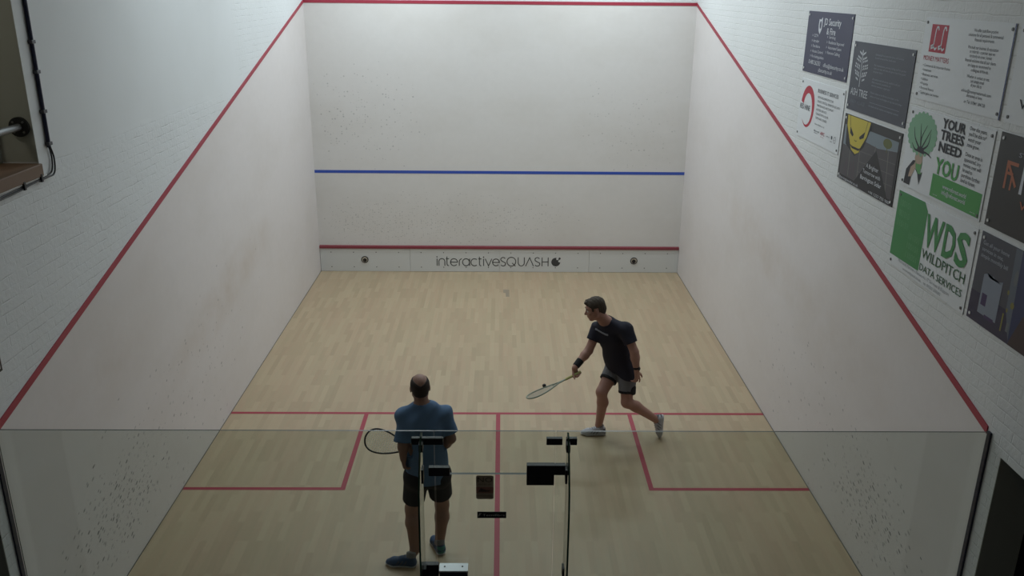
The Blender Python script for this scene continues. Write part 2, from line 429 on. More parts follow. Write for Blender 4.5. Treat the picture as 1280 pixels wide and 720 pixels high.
X, Z = C(1204, 82); fl.rect(X-.018, Z-.012, X+.004, Z+.02, z=.00155)
fl.build('emblem_cutout', m_tin, tin)
fl = Flat(fl.M); X, Z = C(1203, 81); fl.disc(X, Z, .020, z=.002); fl.build('emblem_dot', mat('tin_lettering', (0, 0, 0)), tin)

# ------------------------------------------------------------------ glass back wall
GY = -9.82
def sheet(name, x0, x1, z0, z1, parent, hole=None):
    g = MB(); g.box(x0, x1, GY-.006, GY+.006, z0, z1, 1)
    for f in g.bm.faces:
        if abs(f.calc_center_median().y-GY) > .0055 and f.calc_area() > .5*(x1-x0)*(z1-z0): f.material_index = 0
    return g.build(name, [m_glass, m_gedge], parent)
gw = tag(wempty('glass_wall', (0, GY, 0)), 'clear glass back wall of the court with black patch fittings and glass fins', 'glass wall', kind='structure')
gw.name = 'wall_glass'
del gw['label'], gw['category']
sheet('glass_panel', -3.19, -.402, .01, 2.147, gw); sheet('glass_panel', .387, 3.19, .01, 2.147, gw)
sheet('glass_transom', -.398, .383, 1.836, 2.147, gw)
for x, lean in ((-.482, 0), (.462, 0)):
    pf = [(GY-.007, 2.140), (GY-.05, 2.128), (GY-.12, 2.06), (GY-.19, 1.96), (GY-.25, 1.84), (GY-.275, 1.70), (GY-.28, 1.5), (GY-.28, .01), (GY-.007, .01)]
    g = MB(); g.prism(pf, 0, x-.006, x+.006, 1)
    for f in g.bm.faces:
        if abs(f.normal.x) > .9 or len(f.verts) > 4: f.material_index = 0
    g.build('glass_fin', [m_glass, m_gedge2], gw)
    sg = 1 if x < 0 else -1
    for z0, z1 in ((2.03, 2.085), (1.80, 1.90), (1.06, 1.14), (.25, .34)):
        MB().box(x-.013, x+.013, GY-.075, GY-.008, z0, z1, bev=.002).build('fin_clamp', m_black, gw)
for (x0, x1, z0, z1) in ((-.547, -.342, 2.052, 2.099), (.325, .428, 2.052, 2.099), (.452, .522, 2.052, 2.099)):
    MB().box(x0, x1, GY-.016, GY+.016, z0, z1, bev=.003).build('patch_fitting', m_black, gw)
MB().box(-.440, -.303, GY-.018, GY+.018, 1.822, 1.884, bev=.003).build('patch_fitting', m_black, gw)
h = MB(); h.box(.200, .380, GY-.022, GY+.022, 1.757, 1.904, bev=.003); h.box(.376, .454, GY-.0205, GY+.0205, 1.832, 1.9035, bev=.003)
h.build('overhead_closer', m_black, gw)
m_ch = mat('navy_channel', (.012, .014, .035), .4)
MB().box(-3.2, -3.188, GY-.052, GY-.014, 0, 2.15).build('edge_channel', m_ch, gw)
MB().box(3.186, 3.2, GY-.024, GY+.012, 0, 2.15).build('edge_channel', m_ch, gw)
# door
dr = tag(wempty('door_1', (0, GY, 0)), kind='structure')
sheet('glass_leaf', -.396, .381, .012, 1.829, dr)
MB().box(-.490, -.388, GY-.022, GY+.022, 1.040, 1.132, bev=.004).build('hinge', m_black, dr)
MB().box(-.440, -.303, GY-.018, GY+.018, .012, .075, bev=.003).build('hinge', m_black, dr)
lk = MB().box(-.380, -.190, GY-.075, GY+.006, .965, 1.118, bev=.003).build('lock_case', mat('navy_lock', (.010, .012, .026), .35), dr)
MB().box(-.383, -.188, GY-.078, GY+.008, 1.118, 1.128, bev=.001).build('top_plate', mat('silver_plate', (.62, .65, .68), .35, .3), lk)
for x in (-.346, -.226): MB().cyl((x, GY-.03, 1.128), (x, GY-.03, 1.131), .006, 10).build('screw', m_black, lk)
MB().cyl((-.26, GY-.078, 1.03), (-.26, GY-.084, 1.03), .012, 14).build('keyhole', m_steel, lk)
# stickers on the door
def rrect(x0, z0, x1, z1, r):
    pts = []
    for cx, cz, a in ((x1-r, z1-r, 0), (x0+r, z1-r, 90), (x0+r, z0+r, 180), (x1-r, z0+r, 270)):
        pts += [(cx+r*math.cos(math.radians(a+t)), cz+r*math.sin(math.radians(a+t))) for t in (0, 22, 45, 68, 90)]
    return pts
sx = tag(wempty('notice_sticker', (-.074, GY-.008, 1.64)), 'brown rounded notice sticker with NO in large letters on the glass door', 'sticker')
MB().prism(rrect(-.131, 1.644, -.016, 1.822, .012), 1, GY-.0075, GY-.0062).build('backing', mat('sticker_brown', (.34, .27, .19), .6), sx)
G1 = Matrix(((1, 0, 0, 0), (0, 0, -1, GY-.0078), (0, 1, 0, 0), (0, 0, 0, 1)))
t = Flat(G1); m_stk = mat('sticker_ink', (.08, .055, .04), .6)
t.text('NO', -.122, 1.774, -.024, .036, .0); t.text('ENTRY IN', -.114, 1.752, -.034, .010); t.text('OUTDOOR SHOES', -.122, 1.665, -.026, .012)
t.build('lettering', m_stk, sx)
t = Flat(G1); t.rect(-.131, 1.690, -.016, 1.735); t.build('band', mat('sticker_red', (.25, .12, .09), .6), sx)
t = Flat(G1); t.poly([(-.12, 1.70), (-.05, 1.70), (-.028, 1.712), (-.07, 1.716), (-.10, 1.728)], .0016); t.build('shoe_mark', m_stk, sx)
bs = tag(wempty('name_sticker', (-.026, GY-.008, 1.50)), 'narrow black maker sticker below the brown notice on the glass door', 'sticker')
MB().box(-.124, .069, GY-.0075, GY-.0062, 1.497, 1.546).build('backing', m_black, bs)
t = Flat(G1); t.text('Tecnifibre', -.088, 1.514, .060, .016, .0); t.rib([(-.115, 1.51), (-.108, 1.533), (-.096, 1.533)], .004); t.rib([(-.112, 1.522), (-.100, 1.522)], .003)
t.build('lettering', mat('sticker_grey', (.6, .6, .58), .6), bs)

# ------------------------------------------------------------------ left wall opening, cable, rail, sign
X = -3.2
sill = tag(MB().box(-3.50, -3.175, -11.2, -8.752, 3.565, 3.652, bev=.006).build('window_sill', None or mat('brown_sill', (.17, .105, .065), .6)),
           'brown wooden sill along the bottom of the opening in the left wall', 'sill')
rl = tag(wempty('handrail', (-3.28, -8.76, 3.905)), 'grey tubular handrail bolted to the end of the opening in the left wall', 'handrail')
MB().cyl((-3.285, -8.757, 3.905), (-3.285, -11.24, 3.905), .024, 16).build('rail', mat('galvanised_tube', (.28, .29, .30), .45, .5), rl, smooth=True)
MB().cyl((-3.285, -8.7515, 3.905), (-3.285, -8.772, 3.905), .068, 24).build('flange', m_black, rl, smooth=True)
for a in range(4):
    an = PI/4+a*PI/2; x, z = -3.285+.048*math.cos(an), 3.905+.048*math.sin(an)
    MB().cyl((x, -8.772, z), (x, -8.778, z), .008, 8).build('bolt', mat('bolt_grey', (.2, .2, .2), .4, .6), rl)
cb = tag(wempty('conduit', (X, -8.6, 3.6)), 'dark blue cable conduit clipped down the left wall beside the opening', 'cable')
yc = -8.605
MB().tube([(X+.014, -8.59, 6.29), (X+.014, -8.60, 5.0), (X+.014, yc, 3.74)], .0135, 10).build('conduit_tube', mat('navy_conduit', (.012, .015, .045), .4), cb, smooth=True)
def curvepts(P, n=8):
    P = [Vector(p) for p in P]; out = []
    Q = [P[0]]+P+[P[-1]]
    for i in range(1, len(Q)-2):
        for j in range(n):
            t = j/n; a, b, c, d = Q[i-1], Q[i], Q[i+1], Q[i+2]
            out.append(.5*((2*b)+(c-a)*t+(2*a-5*b+4*c-d)*t*t+(3*b-a-3*c+d)*t**3))
    out.append(P[-1]); return out
for off, yo in ((.010, 0), (.016, .018)):
    MB().tube(curvepts([(X+off, yc, 3.76), (X+off+.004, yc+.012+yo, 3.66), (X+off+.006, yc-.02+yo, 3.575-yo), (X+off, -8.70, 3.555-yo*.7), (X+off, -8.9, 3.55-yo*.5), (X+off, -9.3, 3.535-yo*.6), (X+off, -11.0, 3.52-yo*.6)]), .006, 8).build('cable_strand', m_black, cb, smooth=True)
MB().tube([(X+.008, -8.70, 3.560), (X+.008, -11.0, 3.548)], .009, 8).build('white_strand', mat('white_flex', (.55, .55, .53), .5), cb, smooth=True)
m_clip = mat('clip_grey', (.06, .06, .07), .4)
for (y, z) in ((-8.602, 5.4), (-8.603, 4.9), (-8.604, 4.46), (-8.604, 4.26), (-8.605, 3.99), (-8.605, 3.765)):
    MB().box(X, X+.032, y-.026, y+.024, z-.012, z+.012, bev=.003).build('clip', m_clip, cb)
for (y, z) in ((-8.79, 3.556), (-9.02, 3.55), (-9.5, 3.54), (-10.2, 3.53)):
    MB().box(X, X+.03, y-.012, y+.012, z-.028, z+.028, bev=.003).build('clip', m_black, cb)
sg = tag(wempty('wall_notice', (X, -9.9, 2.47)), 'white notice with a black border on the left wall, cut off by the left edge', 'sign')
MB().box(X, X+.008, -10.25, -9.628, 2.475, 2.90).build('frame', m_black, sg)
MB().box(X+.004, X+.0095, -10.23, -9.648, 2.495, 2.88).build('panel', m_white, sg)

# ------------------------------------------------------------------ sponsor boards on the right wall
GX = 3.2
def board(name, y0, z0, W, H, color, label, group='advertising boards on the right wall'):
    """y0: the edge nearest the front wall; local x runs towards the viewer's side"""
    e = tag(wempty(name, (GX, -y0, z0)), label, 'advertising board', group)
    MB().box(GX-.006, GX, -y0-W, -y0, z0, z0+H).build('panel', color, e)
    M = Matrix(((0, 0, -1, GX-.0062), (-1, 0, 0, -y0), (0, 1, 0, z0), (0, 0, 0, 1)))
    dark = color in (m_white,)
    for (u, v) in ((.035, H-.035), (W-.035, H-.035), (.035, .035), (W-.035, .035)):
        p = M @ Vector((u, v, 0)); q = M @ Vector((u, v, .005))
        MB().cyl(p, q, .011, 12).build('screw', mat('screw_dark', (.12, .12, .12), .4) if dark else mat('screw_white', (.75, .75, .75), .4), e)
    return e, (lambda: Flat(M))
ink_w = mat('ink_white', (.62, .64, .68), .6); ink_g = mat('ink_pale_grey', (.30, .32, .36), .6); ink_k = mat('ink_black', (.02, .022, .03), .6)
ink_d = mat('ink_dark_grey', (.07, .075, .09), .6); ink_r = mat('ink_red', (.42, .025, .05), .6)
m_navy = mat('board_navy', (.017, .020, .065), .4)
e, F = board('advertising_board', 5.445, 4.035, 1.22, .60, m_navy, 'navy board with white shield emblem and two bullet lists, nearest the front wall')
f = F()
f.text('JD Security', .475, .480, .93, .062, .012); f.text('& Fire', .575, .395, .81, .060, .012)
rowsL = [('CCTV', .36), ('Intruder', .40), ('Fire Alarms', .44), ('Access Control', .54), ('Fire Extinguishers', .58)]
for i, (t, x1) in enumerate(rowsL):
    y = .355-i*.050; f.text(t, .235, y, x1, .028); f.rib([(.185, y+.022), (.198, y+.012), (.185, y+.002)], .005)
for i, (t, x1) in enumerate([('Servicing', .83), ('Residential Approved', 1.06), ('Automated Gates', 1.01), ('Remote Cabling', .99)]):
    y = .360-i*.048; f.text(t, .665, y, x1, .028); f.rib([(.61, y+.022), (.623, y+.012), (.61, y+.002)], .005)
f.text('01480 262333', .165, .088, .505, .042, .004); f.text('office@jdsecurity.co.uk', .59, .088, 1.13, .036, .004); f.text('jdsecurity.co.uk', .47, .032, .85, .036, .004)
f.build('lettering', ink_w, e)
f = F(); f.poly([(.335, .53), (.38, .525), (.425, .55), (.43, .47), (.42, .43), (.38, .385), (.34, .42), (.33, .47)]); f.build('shield_emblem', ink_w, e)
f = F(); f.disc(.382, .475, .026, .0016, .038); f.build('shield_hole', m_navy, e)

e, F = board('advertising_board', 6.75, 3.815, 1.215, .595, mat('board_slate', (.045, .052, .075), .45), 'slate grey board with a white leafy tree emblem and pale paragraphs')
f = F()
f.rib([(.225, .215), (.215, .51)], .010)
for i in range(8):
    y = .262+i*.031; s = .118*math.sin(PI*(i+2.4)/10.8)+.008
    for sg_ in (-1, 1):
        for q in (.36, .68, 1.0):
            if i == 0 and q < .6: continue
            cx, cy = .222-.001*i+sg_*s*q, y+.022*q+(.008 if i % 2 else 0); a = PI/2-sg_*(.45+.45*q)
            dx, dy = math.cos(a)*.021, math.sin(a)*.017
            f.poly([(cx-dx, cy-dy), (cx+dy*.5, cy-dx*.4), (cx+dx, cy+dy), (cx-dy*.5, cy+dx*.4)])
f.disc(.215, .515, .010, ry=.018)
f.build('tree_emblem', ink_w, e)
f = F(); f.text('ASH TREE', .055, .135, .43, .062); f.build('lettering', ink_w, e)
f = F(); f.text('FARM VILLAGE', .09, .065, .40, .030); f.build('sub_lettering', mat('ink_mid_grey', (.16, .175, .21), .6), e)
f = F()
for t, x1, y in (('landscaping & tree surgery for homes and businesses', 1.03, .505), ('in and around the local area', .89, .478), ('For maintenance, pruning, felling and full garden', 1.10, .418), ('care, our team will visit and give a clear free quote', 1.10, .392), ('at your door', .68, .365),
                 ('All work is carried out by qualified staff and', 1.03, .303), ('fully insured, available all', .86, .277), ('week for planned or urgent jobs', .86, .250), ('Please contact us to discuss your plans, or for', 1.05, .190), ('advice on trees and hedges of any size and shape', 1.12, .160), ('for details visit the website and telephone numbers', 1.08, .078)):
    f.text(t, .49, y, x1, .0155)
f.rect(.49, .112, 1.08, .115)
f.build('small_print', ink_g, e)

e, F = board('advertising_board', 5.475, 3.370, 1.215, .595, m_white, 'white board with a broken red ring emblem and grey service list')
f = F(); A = arc(0, 0, 1, 168, -135, 40); n = len(A)
cx, cy = .255, .315; pts = [(cx+.165*p[0], cy-.185*p[1]) for p in A]
f.rib(pts, .05, ws=[.075-.072*max(0, (i/(n-1)-.45))/.55 for i in range(n)]); f.build('ring_emblem', ink_r, e)
f = F(); f.text('RED HINE', .035, .290, .335, .052, .004); f.text('BUSINESS IT SERVICES', .51, .500, 1.06, .036, .004)
f.build('lettering', ink_d, e)
f = F()
for i, (t, x1) in enumerate([('NETWORKS & INFRASTRUCTURE', .95), ('SERVICE, DEVICE & PERIMETER SECURITY', 1.14), ('MAINTENANCE AND SUPPORT', .98), ('HOSTED SERVICES', .81), ('CONNECTIVITY & CLOUD', .87), ('SOFTWARE LICENSES', .84)]):
    f.text(t, .525, .448-i*.041, x1, .021)
f.text('www.redhine.co.uk', .525, .185, .80, .017)
f.text('Microsoft', .53, .118, .68, .018, .004); f.text('partners', .88, .118, .97, .014); f.disc(1.02, .130, .018); f.text('cyber', .99, .088, 1.045, .012); f.rib([(.53, .105), (.63, .105)], .004)
f.rib([(1.10+.026*math.cos(t), .118+.03*math.sin(t)) for t in np.linspace(0, 2*PI, 16)], .004); f.text('iso', 1.083, .112, 1.117, .014)
f.build('small_print', ink_d, e)
f = F(); f.text('APC', .71, .110, .83, .032, .008); f.text('by partner', .72, .090, .82, .009); f.build('red_mark', ink_r, e)

e, F = board('advertising_board', 8.045, 4.065, 1.20, .59, m_white, 'white board with a red square emblem of two looped letters above bullet points')
f = F(); f.rect(.112, .350, .362, .545); f.build('red_square', ink_r, e)
f = F()
for x in (.150, .262):
    f.rib([(x+.075, .505), (x+.065, .527), (x+.045, .527), (x+.034, .505), (x+.030, .46), (x+.028, .41), (x+.018, .380), (x-.004, .376), (x-.008, .392), (x+.010, .398), (x+.035, .385), (x+.055, .370), (x+.078, .385)], .013, .0016)
f.build('looped_letters', ink_w, e)
f = F(); f.text('MONEY MATTERS', .055, .288, .44, .034, .0); f.build('title', ink_r, e)
f = F()
for i, (t, x1) in enumerate([('Commercial & corporate finance', .48), ('Investment', .21), ('Business services', .32), ('Utilities', .18), ('Property', .19), ('Personal finance', .29), ('Capital gains tax review', .38)]):
    y = .242-i*.033; f.text(t, .085, y, x1, .019, .004); f.disc(.066, y+.009, .004)
for t, x0, x1, y in (('We offer cash flow positive', .71, 1.01, .520), ('solutions for all personal & commercial', .65, 1.08, .490), ('financial requirements', .74, .98, .460), ('We built our business & reputation', .67, 1.05, .410), ('on referrals - a partner says we', .70, 1.02, .383), ('constantly on cover, honest', .71, .99, .355), ('financial solutions that all our clients', .66, 1.05, .325), ('are happy to recommend to', .71, 1.00, .295), ('colleagues & friends.', .76, .98, .265),
                     ('Whether in contact or not,', .72, 1.01, .222), ('just simply email', .78, .95, .195), ('all your info to', .79, .93, .168), ('advice@moneymattersuk.com', .68, 1.06, .125), ('alternatively at home', .76, .96, .097), ('or Tel: 07841 384120', .74, 1.01, .055)):
    f.text(t, x0, y, x1, .0205, .004)
f.build('small_print', ink_d, e)
f = F(); f.rect(1.186, 0, 1.200, .59); f.build('blue_edge', mat('ink_blue_edge', (.03, .045, .15), .5), e)

e, F = board('advertising_board', 9.30, 4.065, 1.20, .59, m_white, 'white board cut off by the right edge, only its dark triangle and one letter showing')
f = F(); f.poly([(.17, .21), (.30, .21), (.30, .37)]); f.text('WALLIS', .13, .100, .62, .055, .004); f.build('lettering', ink_k, e)

# solar board
e, F = board('advertising_board', 6.752, 3.177, 1.205, .595, mat('board_charcoal', (.018, .018, .022), .45), 'dark solar panel photo board with a yellow angular face emblem')
f = F(); f.poly([(.04, .34), (.26, .37), (.47, .43), (.60, .52), (1.165, .52), (1.165, .44), (.77, .40), (.47, .42), (.27, .32), (.04, .32)]); f.rect(.04, .32, .26, .50)
f.poly([(.47, .42), (.62, .52), (1.165, .52), (1.165, .44), (.80, .405)], .0012); f.build('sky', mat('print_sky', (.20, .24, .27), .6), e)
f = F(); f.rect(.04, .04, .40, .325); f.poly([(.30, .05), (.30, .33), (.47, .42), (.80, .405), (1.165, .44), (1.165, .05)], .0011); f.build('solar_panels', mat('print_panels', (.055, .052, .060), .4), e)
f = F()
for x0, x1 in ((.22, .24), (.43, .45), (.745, .755), (1.0, 1.05)): f.rib([(x0, .42 if x0 > .4 else .33), (x1, .06)], .012, .0014)
for y in (.14, .23, .32): f.rib([(.45, y), (1.16, y+.02)], .004, .0013)
f.build('panel_frames', mat('print_frames', (.16, .155, .15), .5), e)
f = F(); f.disc(.965, .475, .085, .0016, .04); f.rib([(.965, .44), (.965, .40)], .012, .0016); f.build('bush', mat('print_bush', (.14, .15, .06), .7), e)
f = F(); f.poly([(.77, .385), (.40, .045), (1.10, .045)], .0018); f.rect(.02, .0, 1.19, .045, .0017); f.poly([(.10, .33), (.33, .255), (.50, .36), (.62, .57), (.06, .57)], .0018); f.build('dark_triangle', mat('print_black', (.014, .014, .018), .5), e)
f = F(); f.poly([(.075, .59), (.085, .50), (.20, .35), (.24, .300), (.34, .275), (.42, .305), (.44, .350), (.54, .46), (.585, .575), (.59, .59)], .0022); f.build('face_emblem', mat('emblem_yellow', (.52, .42, .05), .5), e)
f = F(); f.poly([(.165, .50), (.255, .435), (.235, .415), (.17, .44)], .0026); f.poly([(.50, .50), (.385, .435), (.40, .415), (.48, .44)] , .0026)
f.rib([(.13, .59), (.165, .50)], .007, .0026); f.rib([(.53, .59), (.50, .50)], .007, .0026); f.poly([(.19, .345), (.255, .315), (.405, .315), (.455, .350), (.405, .335), (.26, .335)], .0026)
f.rib([(.285, .395), (.315, .385), (.345, .395)], .006, .0026); f.build('face_lines', ink_k, e)
f = F(); f.text('A Brighter', .615, .213, .87, .036); f.text('Tomorrow with', .56, .158, .925, .034); f.text('Barrington Solar', .525, .098, .965, .036, .010)
f.text('@barringtonsolar.co.uk', .03, .010, .50, .024); f.text('+44 1223 755 980', .73, .012, 1.15, .024)
f.build('lettering', ink_w, e)
f = F(); 
for x, y in ((.14, .12), (.18, .16), (.28, .14), (.33, .17), (.36, .12)): f.rib([(x, .06), (x+.01, y+.05)], .008, .0016)
f.build('flower_stems', mat('print_mauve', (.12, .075, .10), .6), e)

# tree-planting board
e, F = board('advertising_board', 8.035, 3.395, 1.205, .600, m_white, 'white board with a green tree-headed figure and YOUR TREES NEED YOU')
m_leaf = mat('print_pale_green', (.22, .42, .27), .6); m_gr = mat('print_green', (.06, .30, .07), .5)
f = F(); f.disc(.235, .425, .225, .001, .155, 30)
for i in range(22):
    a = i/22*2*PI; f.disc(.235+.215*math.cos(a), .425+.148*math.sin(a), .022, .0011, .02, 10)
f.build('tree_crown', m_leaf, e)
f = F()
for pts in ([(.25, .31), (.24, .40), (.30, .50)], [(.25, .31), (.22, .42), (.20, .50)], [(.24, .31), (.14, .38), (.10, .46)], [(.26, .31), (.35, .36), (.37, .45)], [(.24, .30), (.16, .30), (.10, .34)], [(.27, .30), (.36, .30), (.43, .28)], [(.25, .31), (.30, .38), (.37, .48)]):
    f.rib(curvepts([(*p, 0) for p in pts], 4) and [(q.x, q.y) for q in curvepts([(*p, 0) for p in pts], 4)], .014, .0014, ws=[.020-.015*i/8 for i in range(9)])
f.poly([(.19, .29), (.20, .325), (.25, .335), (.30, .325), (.315, .285)], .0014)
f.poly([(.06, .02), (.07, .13), (.16, .215), (.20, .22), (.17, .12), (.16, .02)], .0014); f.poly([(.205, .165), (.30, .14), (.335, .155), (.305, .055), (.26, .13)], .0014)
f.build('branches', ink_k, e)
f = F(); f.poly([(.19, .29), (.30, .285), (.31, .18), (.27, .145), (.21, .17), (.18, .24)], .0012); f.poly([(.12, .08), (.14, .16), (.20, .20), (.22, .17), (.17, .09)], .0016); f.build('face', mat('print_skin', (.45, .33, .25), .6), e)
f = F(); f.poly([(.20, .23), (.22, .20), (.29, .205), (.31, .23), (.30, .15), (.33, .14), (.27, .13), (.22, .17)], .0018); f.build('leafy_beard', mat('print_leaf_green', (.12, .33, .12), .6), e)
f = F(); f.text('YOUR', .515, .520, .845, .066, .03); f.text('TREES', .515, .440, .845, .064, .03); f.text('NEED', .515, .355, .84, .064, .03)
for t, y, x1 in (('Over the years', .560, 1.105), ("you'll be able to*", .523, 1.115), ('watch your', .486, 1.055), ('zone grow.', .449, 1.05), ('Once an area is', .385, 1.11), ('sponsored, any', .349, 1.105), ('monies over will', .313, 1.115), ('be used to', .277, 1.02), ('purchase further', .241, 1.13), ('land to forest.', .205, 1.08)):
    f.text(t, .89, y, x1, .026, .006)
f.build('lettering', ink_k, e)
f = F(); f.text('YOU', .51, .195, .845, .108, .03); f.rect(.495, .018, 1.185, .183); f.build('green_band', m_gr, e)
f = F(); f.text('www.reforest.world', .665, .108, .995, .030, .010, .002); f.text('info@reforest.world', .665, .066, .995, .030, .010, .002); f.text('scan me', .545, .035, .61, .010, 0, .002); f.text('scan me', 1.075, .035, 1.14, .010, 0, .002); f.build('band_lettering', ink_w, e)

# black board with orange arrow emblem, cut off by the frame
e, F = board('advertising_board', 9.305, 3.400, 1.20, .605, mat('board_black', (.012, .012, .014), .45), 'black board with an orange arrow emblem at the right edge')
f = F()
f.rib([(.135, .27), (.135, .435), (.25, .435)], .022); f.rib([(.135, .435), (.255, .30)], .022); f.rib([(.135, .37), (.20, .37), (.20, .27)], .018)
f.text('WINDOWS', .335, .185, .95, .045, .01); f.build('orange_emblem', mat('ink_orange', (.42, .13, .06), .5), e)
f = F(); f.rib([(.315, .27), (.315, .435), (.44, .27), (.44, .435)], .030); f.build('white_letter', ink_w, e)
f = F(); f.text('STREET FURNITURE', .235, .485, .95, .028); f.build('lettering', ink_g, e)

# green computer services board
e, F = board('advertising_board', 8.055, 2.745, 1.20, .605, m_white, 'white board with a green punched-card shape and large green letters WDS')
f = F(); f.poly([(.0, .08), (.50, .085), (.50, .545), (.44, .605), (.0, .60)]); f.text('W', .505, .305, .775, .225, .03); f.text('D', .79, .305, .955, .225, .03); f.text('S', .965, .305, 1.14, .225, .03)
f.build('green_shape', mat('print_wds_green', (.045, .24, .075), .5), e)
f = F(); f.text('WILDPITCH', .515, .200, 1.15, .072, .004); f.text('DATA SERVICES', .515, .103, 1.145, .052, .004); f.build('title', mat('print_wds_dark', (.025, .11, .045), .5), e)
f = F()
for x0, y, t in ((.05, .49, '100101'), (.05, .41, '001010'), (.05, .33, '110101'), (.265, .275, '101001'), (.265, .20, '100101'), (.265, .125, '110001')): f.text(t, x0, y, x0+.18, .050, .0, .0016)
f.build('digits', mat('print_wds_pale', (.12, .33, .15), .5), e)
f = F(); f.text('Microsoft Partner - Networks, IT Services & Support', .17, .058, .99, .024); f.text('www.wildpitch.co.uk    tel. 01223 200002', .26, .018, .88, .022); f.build('small_print', mat('ink_mid', (.28, .30, .32), .6), e)

# home services board
e, F = board('advertising_board', 9.305, 2.757, 1.20, .598, mat('board_violet_grey', (.050, .056, .080), .45), 'grey-violet board with pale text above a paper bill, lowest at the right edge')
f = F(); f.rect(0, 0, .50, .20); f.build('violet_foot', mat('print_violet', (.022, .018, .055), .5), e)
f = F(); f.poly([(.42, .20), (.40, .598), (.47, .598), (.50, .02)], .0012); f.build('pale_wall', mat('print_greyblue', (.11, .13, .17), .5), e)
f = F(); f.poly([(.47, .598), (1.2, .598), (1.2, 0), (.50, 0)], .0013); f.build('blue_picture', mat('print_blue', (.02, .03, .10), .5), e)
f = F(); f.poly([(.52, .05), (.60, .22), (.85, .27), (1.1, .2), (1.15, .0), (.50, .0)], .0016); f.build('brown_shape', mat('print_brown', (.06, .035, .035), .6), e)
f = F(); f.rect(.115, .075, .335, .335, .0014)
f.poly([(.115, .335), (.15, .352), (.18, .330), (.22, .352), (.27, .330), (.335, .35), (.335, .33)], .0014); f.build('paper_bill', mat('print_paper', (.22, .25, .31), .5), e)
f = F(); f.rect(.135, .135, .195, .215, .0018); f.rect(.20, .062, .31, .085, .0018); f.build('violet_marks', mat('print_purple', (.04, .02, .09), .5), e)
f = F(); f.text('Get all your home', .04, .520, .345, .026, .006); f.text('services in one,', .04, .478, .29, .026, .006); f.text('simple monthly bill', .04, .436, .355, .026, .006); f.build('lettering', mat('ink_lilac', (.38, .40, .46), .6), e)
f = F(); f.disc(.475, .245, .020, .0022, .022); f.disc(.41, .31, .011, .0022, .016); f.disc(.43, .20, .010, .0022, .014); f.rect(.395, .05, .41, .17, .0022); f.build('yellow_spots', mat('print_yellow', (.22, .20, .05), .6), e)
f = F(); f.disc(.46, .42, .020, .0024, .05); f.rect(.455, .07, .48, .13, .0024); f.build('small_bottles', mat('print_dim', (.16, .17, .18), .6), e)

# ------------------------------------------------------------------ ceiling lights
def ceiling_light(x, y, power, n):
    e = tag(wempty('ceiling_light', (x, y, ZC)), 'long fluorescent ceiling light, %s' % n, 'ceiling light', 'fluorescent lights above the court')
    MB().box(x-.75, x+.75, y-.11, y+.11, ZC-.10, ZC, bev=.01).build('housing', mat('light_housing', (.7, .7, .7), .4), e)
    MB().box(x-.72, x+.72, y-.085, y+.085, ZC-.112, ZC-.098).build('diffuser', mat('light_diffuser', (.8, .8, .8), .4, emit=(.88, .96, 1), estr=2), e)
    ld = bpy.data.lights.new('tube_or_fill_light', 'AREA'); ld.shape = 'RECTANGLE'; ld.size = 1.45; ld.size_y = .18; ld.energy = power; ld.color = (.84, .955, 1.0)
    lo = bpy.data.objects.new('tube_or_fill_light', ld); COL.objects.link(lo); lo.parent = e; lo.location = (0, 0, -.125)
PW = 1.0
for i, (y, p) in enumerate(((-1.15, 56), (-3.5, 36), (-6.0, 28))):
    for x, s in ((-1.6, 'left'), (1.6, 'right')):
        ceiling_light(x, y, p*PW, '%s of the pair %s' % (s, ('nearest the front wall', 'over mid court', 'over the service boxes')[i]))

def fill_light(name, x, y, z, power, label):  # lamp with housing, added out of view to lift dim areas
    e = tag(wempty(name, (x, y, z)), label, 'ceiling light')
    MB().box(x-.3, x+.3, y-.08, y+.08, z-.08, z, bev=.01).build('housing', mat('light_housing', (.7, .7, .7), .4), e)
    ld = bpy.data.lights.new('tube_or_fill_light', 'AREA'); ld.shape = 'RECTANGLE'; ld.size = .55; ld.size_y = .12; ld.energy = power; ld.color = (1, .90, .76)
    lo = bpy.data.objects.new('tube_or_fill_light', ld); COL.objects.link(lo); lo.parent = e; lo.location = (0, 0, -.09)
fill_light('ceiling_light', -4.1, -10.0, ZC, 7, 'small added fill light, unseen, in the side room behind the left opening')  # added to brighten the walls inside the opening
fill_light('ceiling_light', 0, -13.6, ZC, 7, 'small added fill light, unseen, above the gallery behind the court')  # added to brighten the door jamb, near walls and glass reflections
for sgn, nm in ((-1, 'joint_shadow_left'), (1, 'joint_shadow_right')):
    structure(MB().box(sgn*3.2, sgn*3.193, -9.78, 0, 0, .0045).build(nm, mat('joint_shadow_dark', (.12, .11, .10), .8)))  # shadow line at the wall foot, made as a thin dark strip
wd = bpy.data.worlds.new('world'); SC.world = wd; wd.use_nodes = True
wd.node_tree.nodes['Background'].inputs[0].default_value = (.5, .55, .6, 1); wd.node_tree.nodes['Background'].inputs[1].default_value = .05
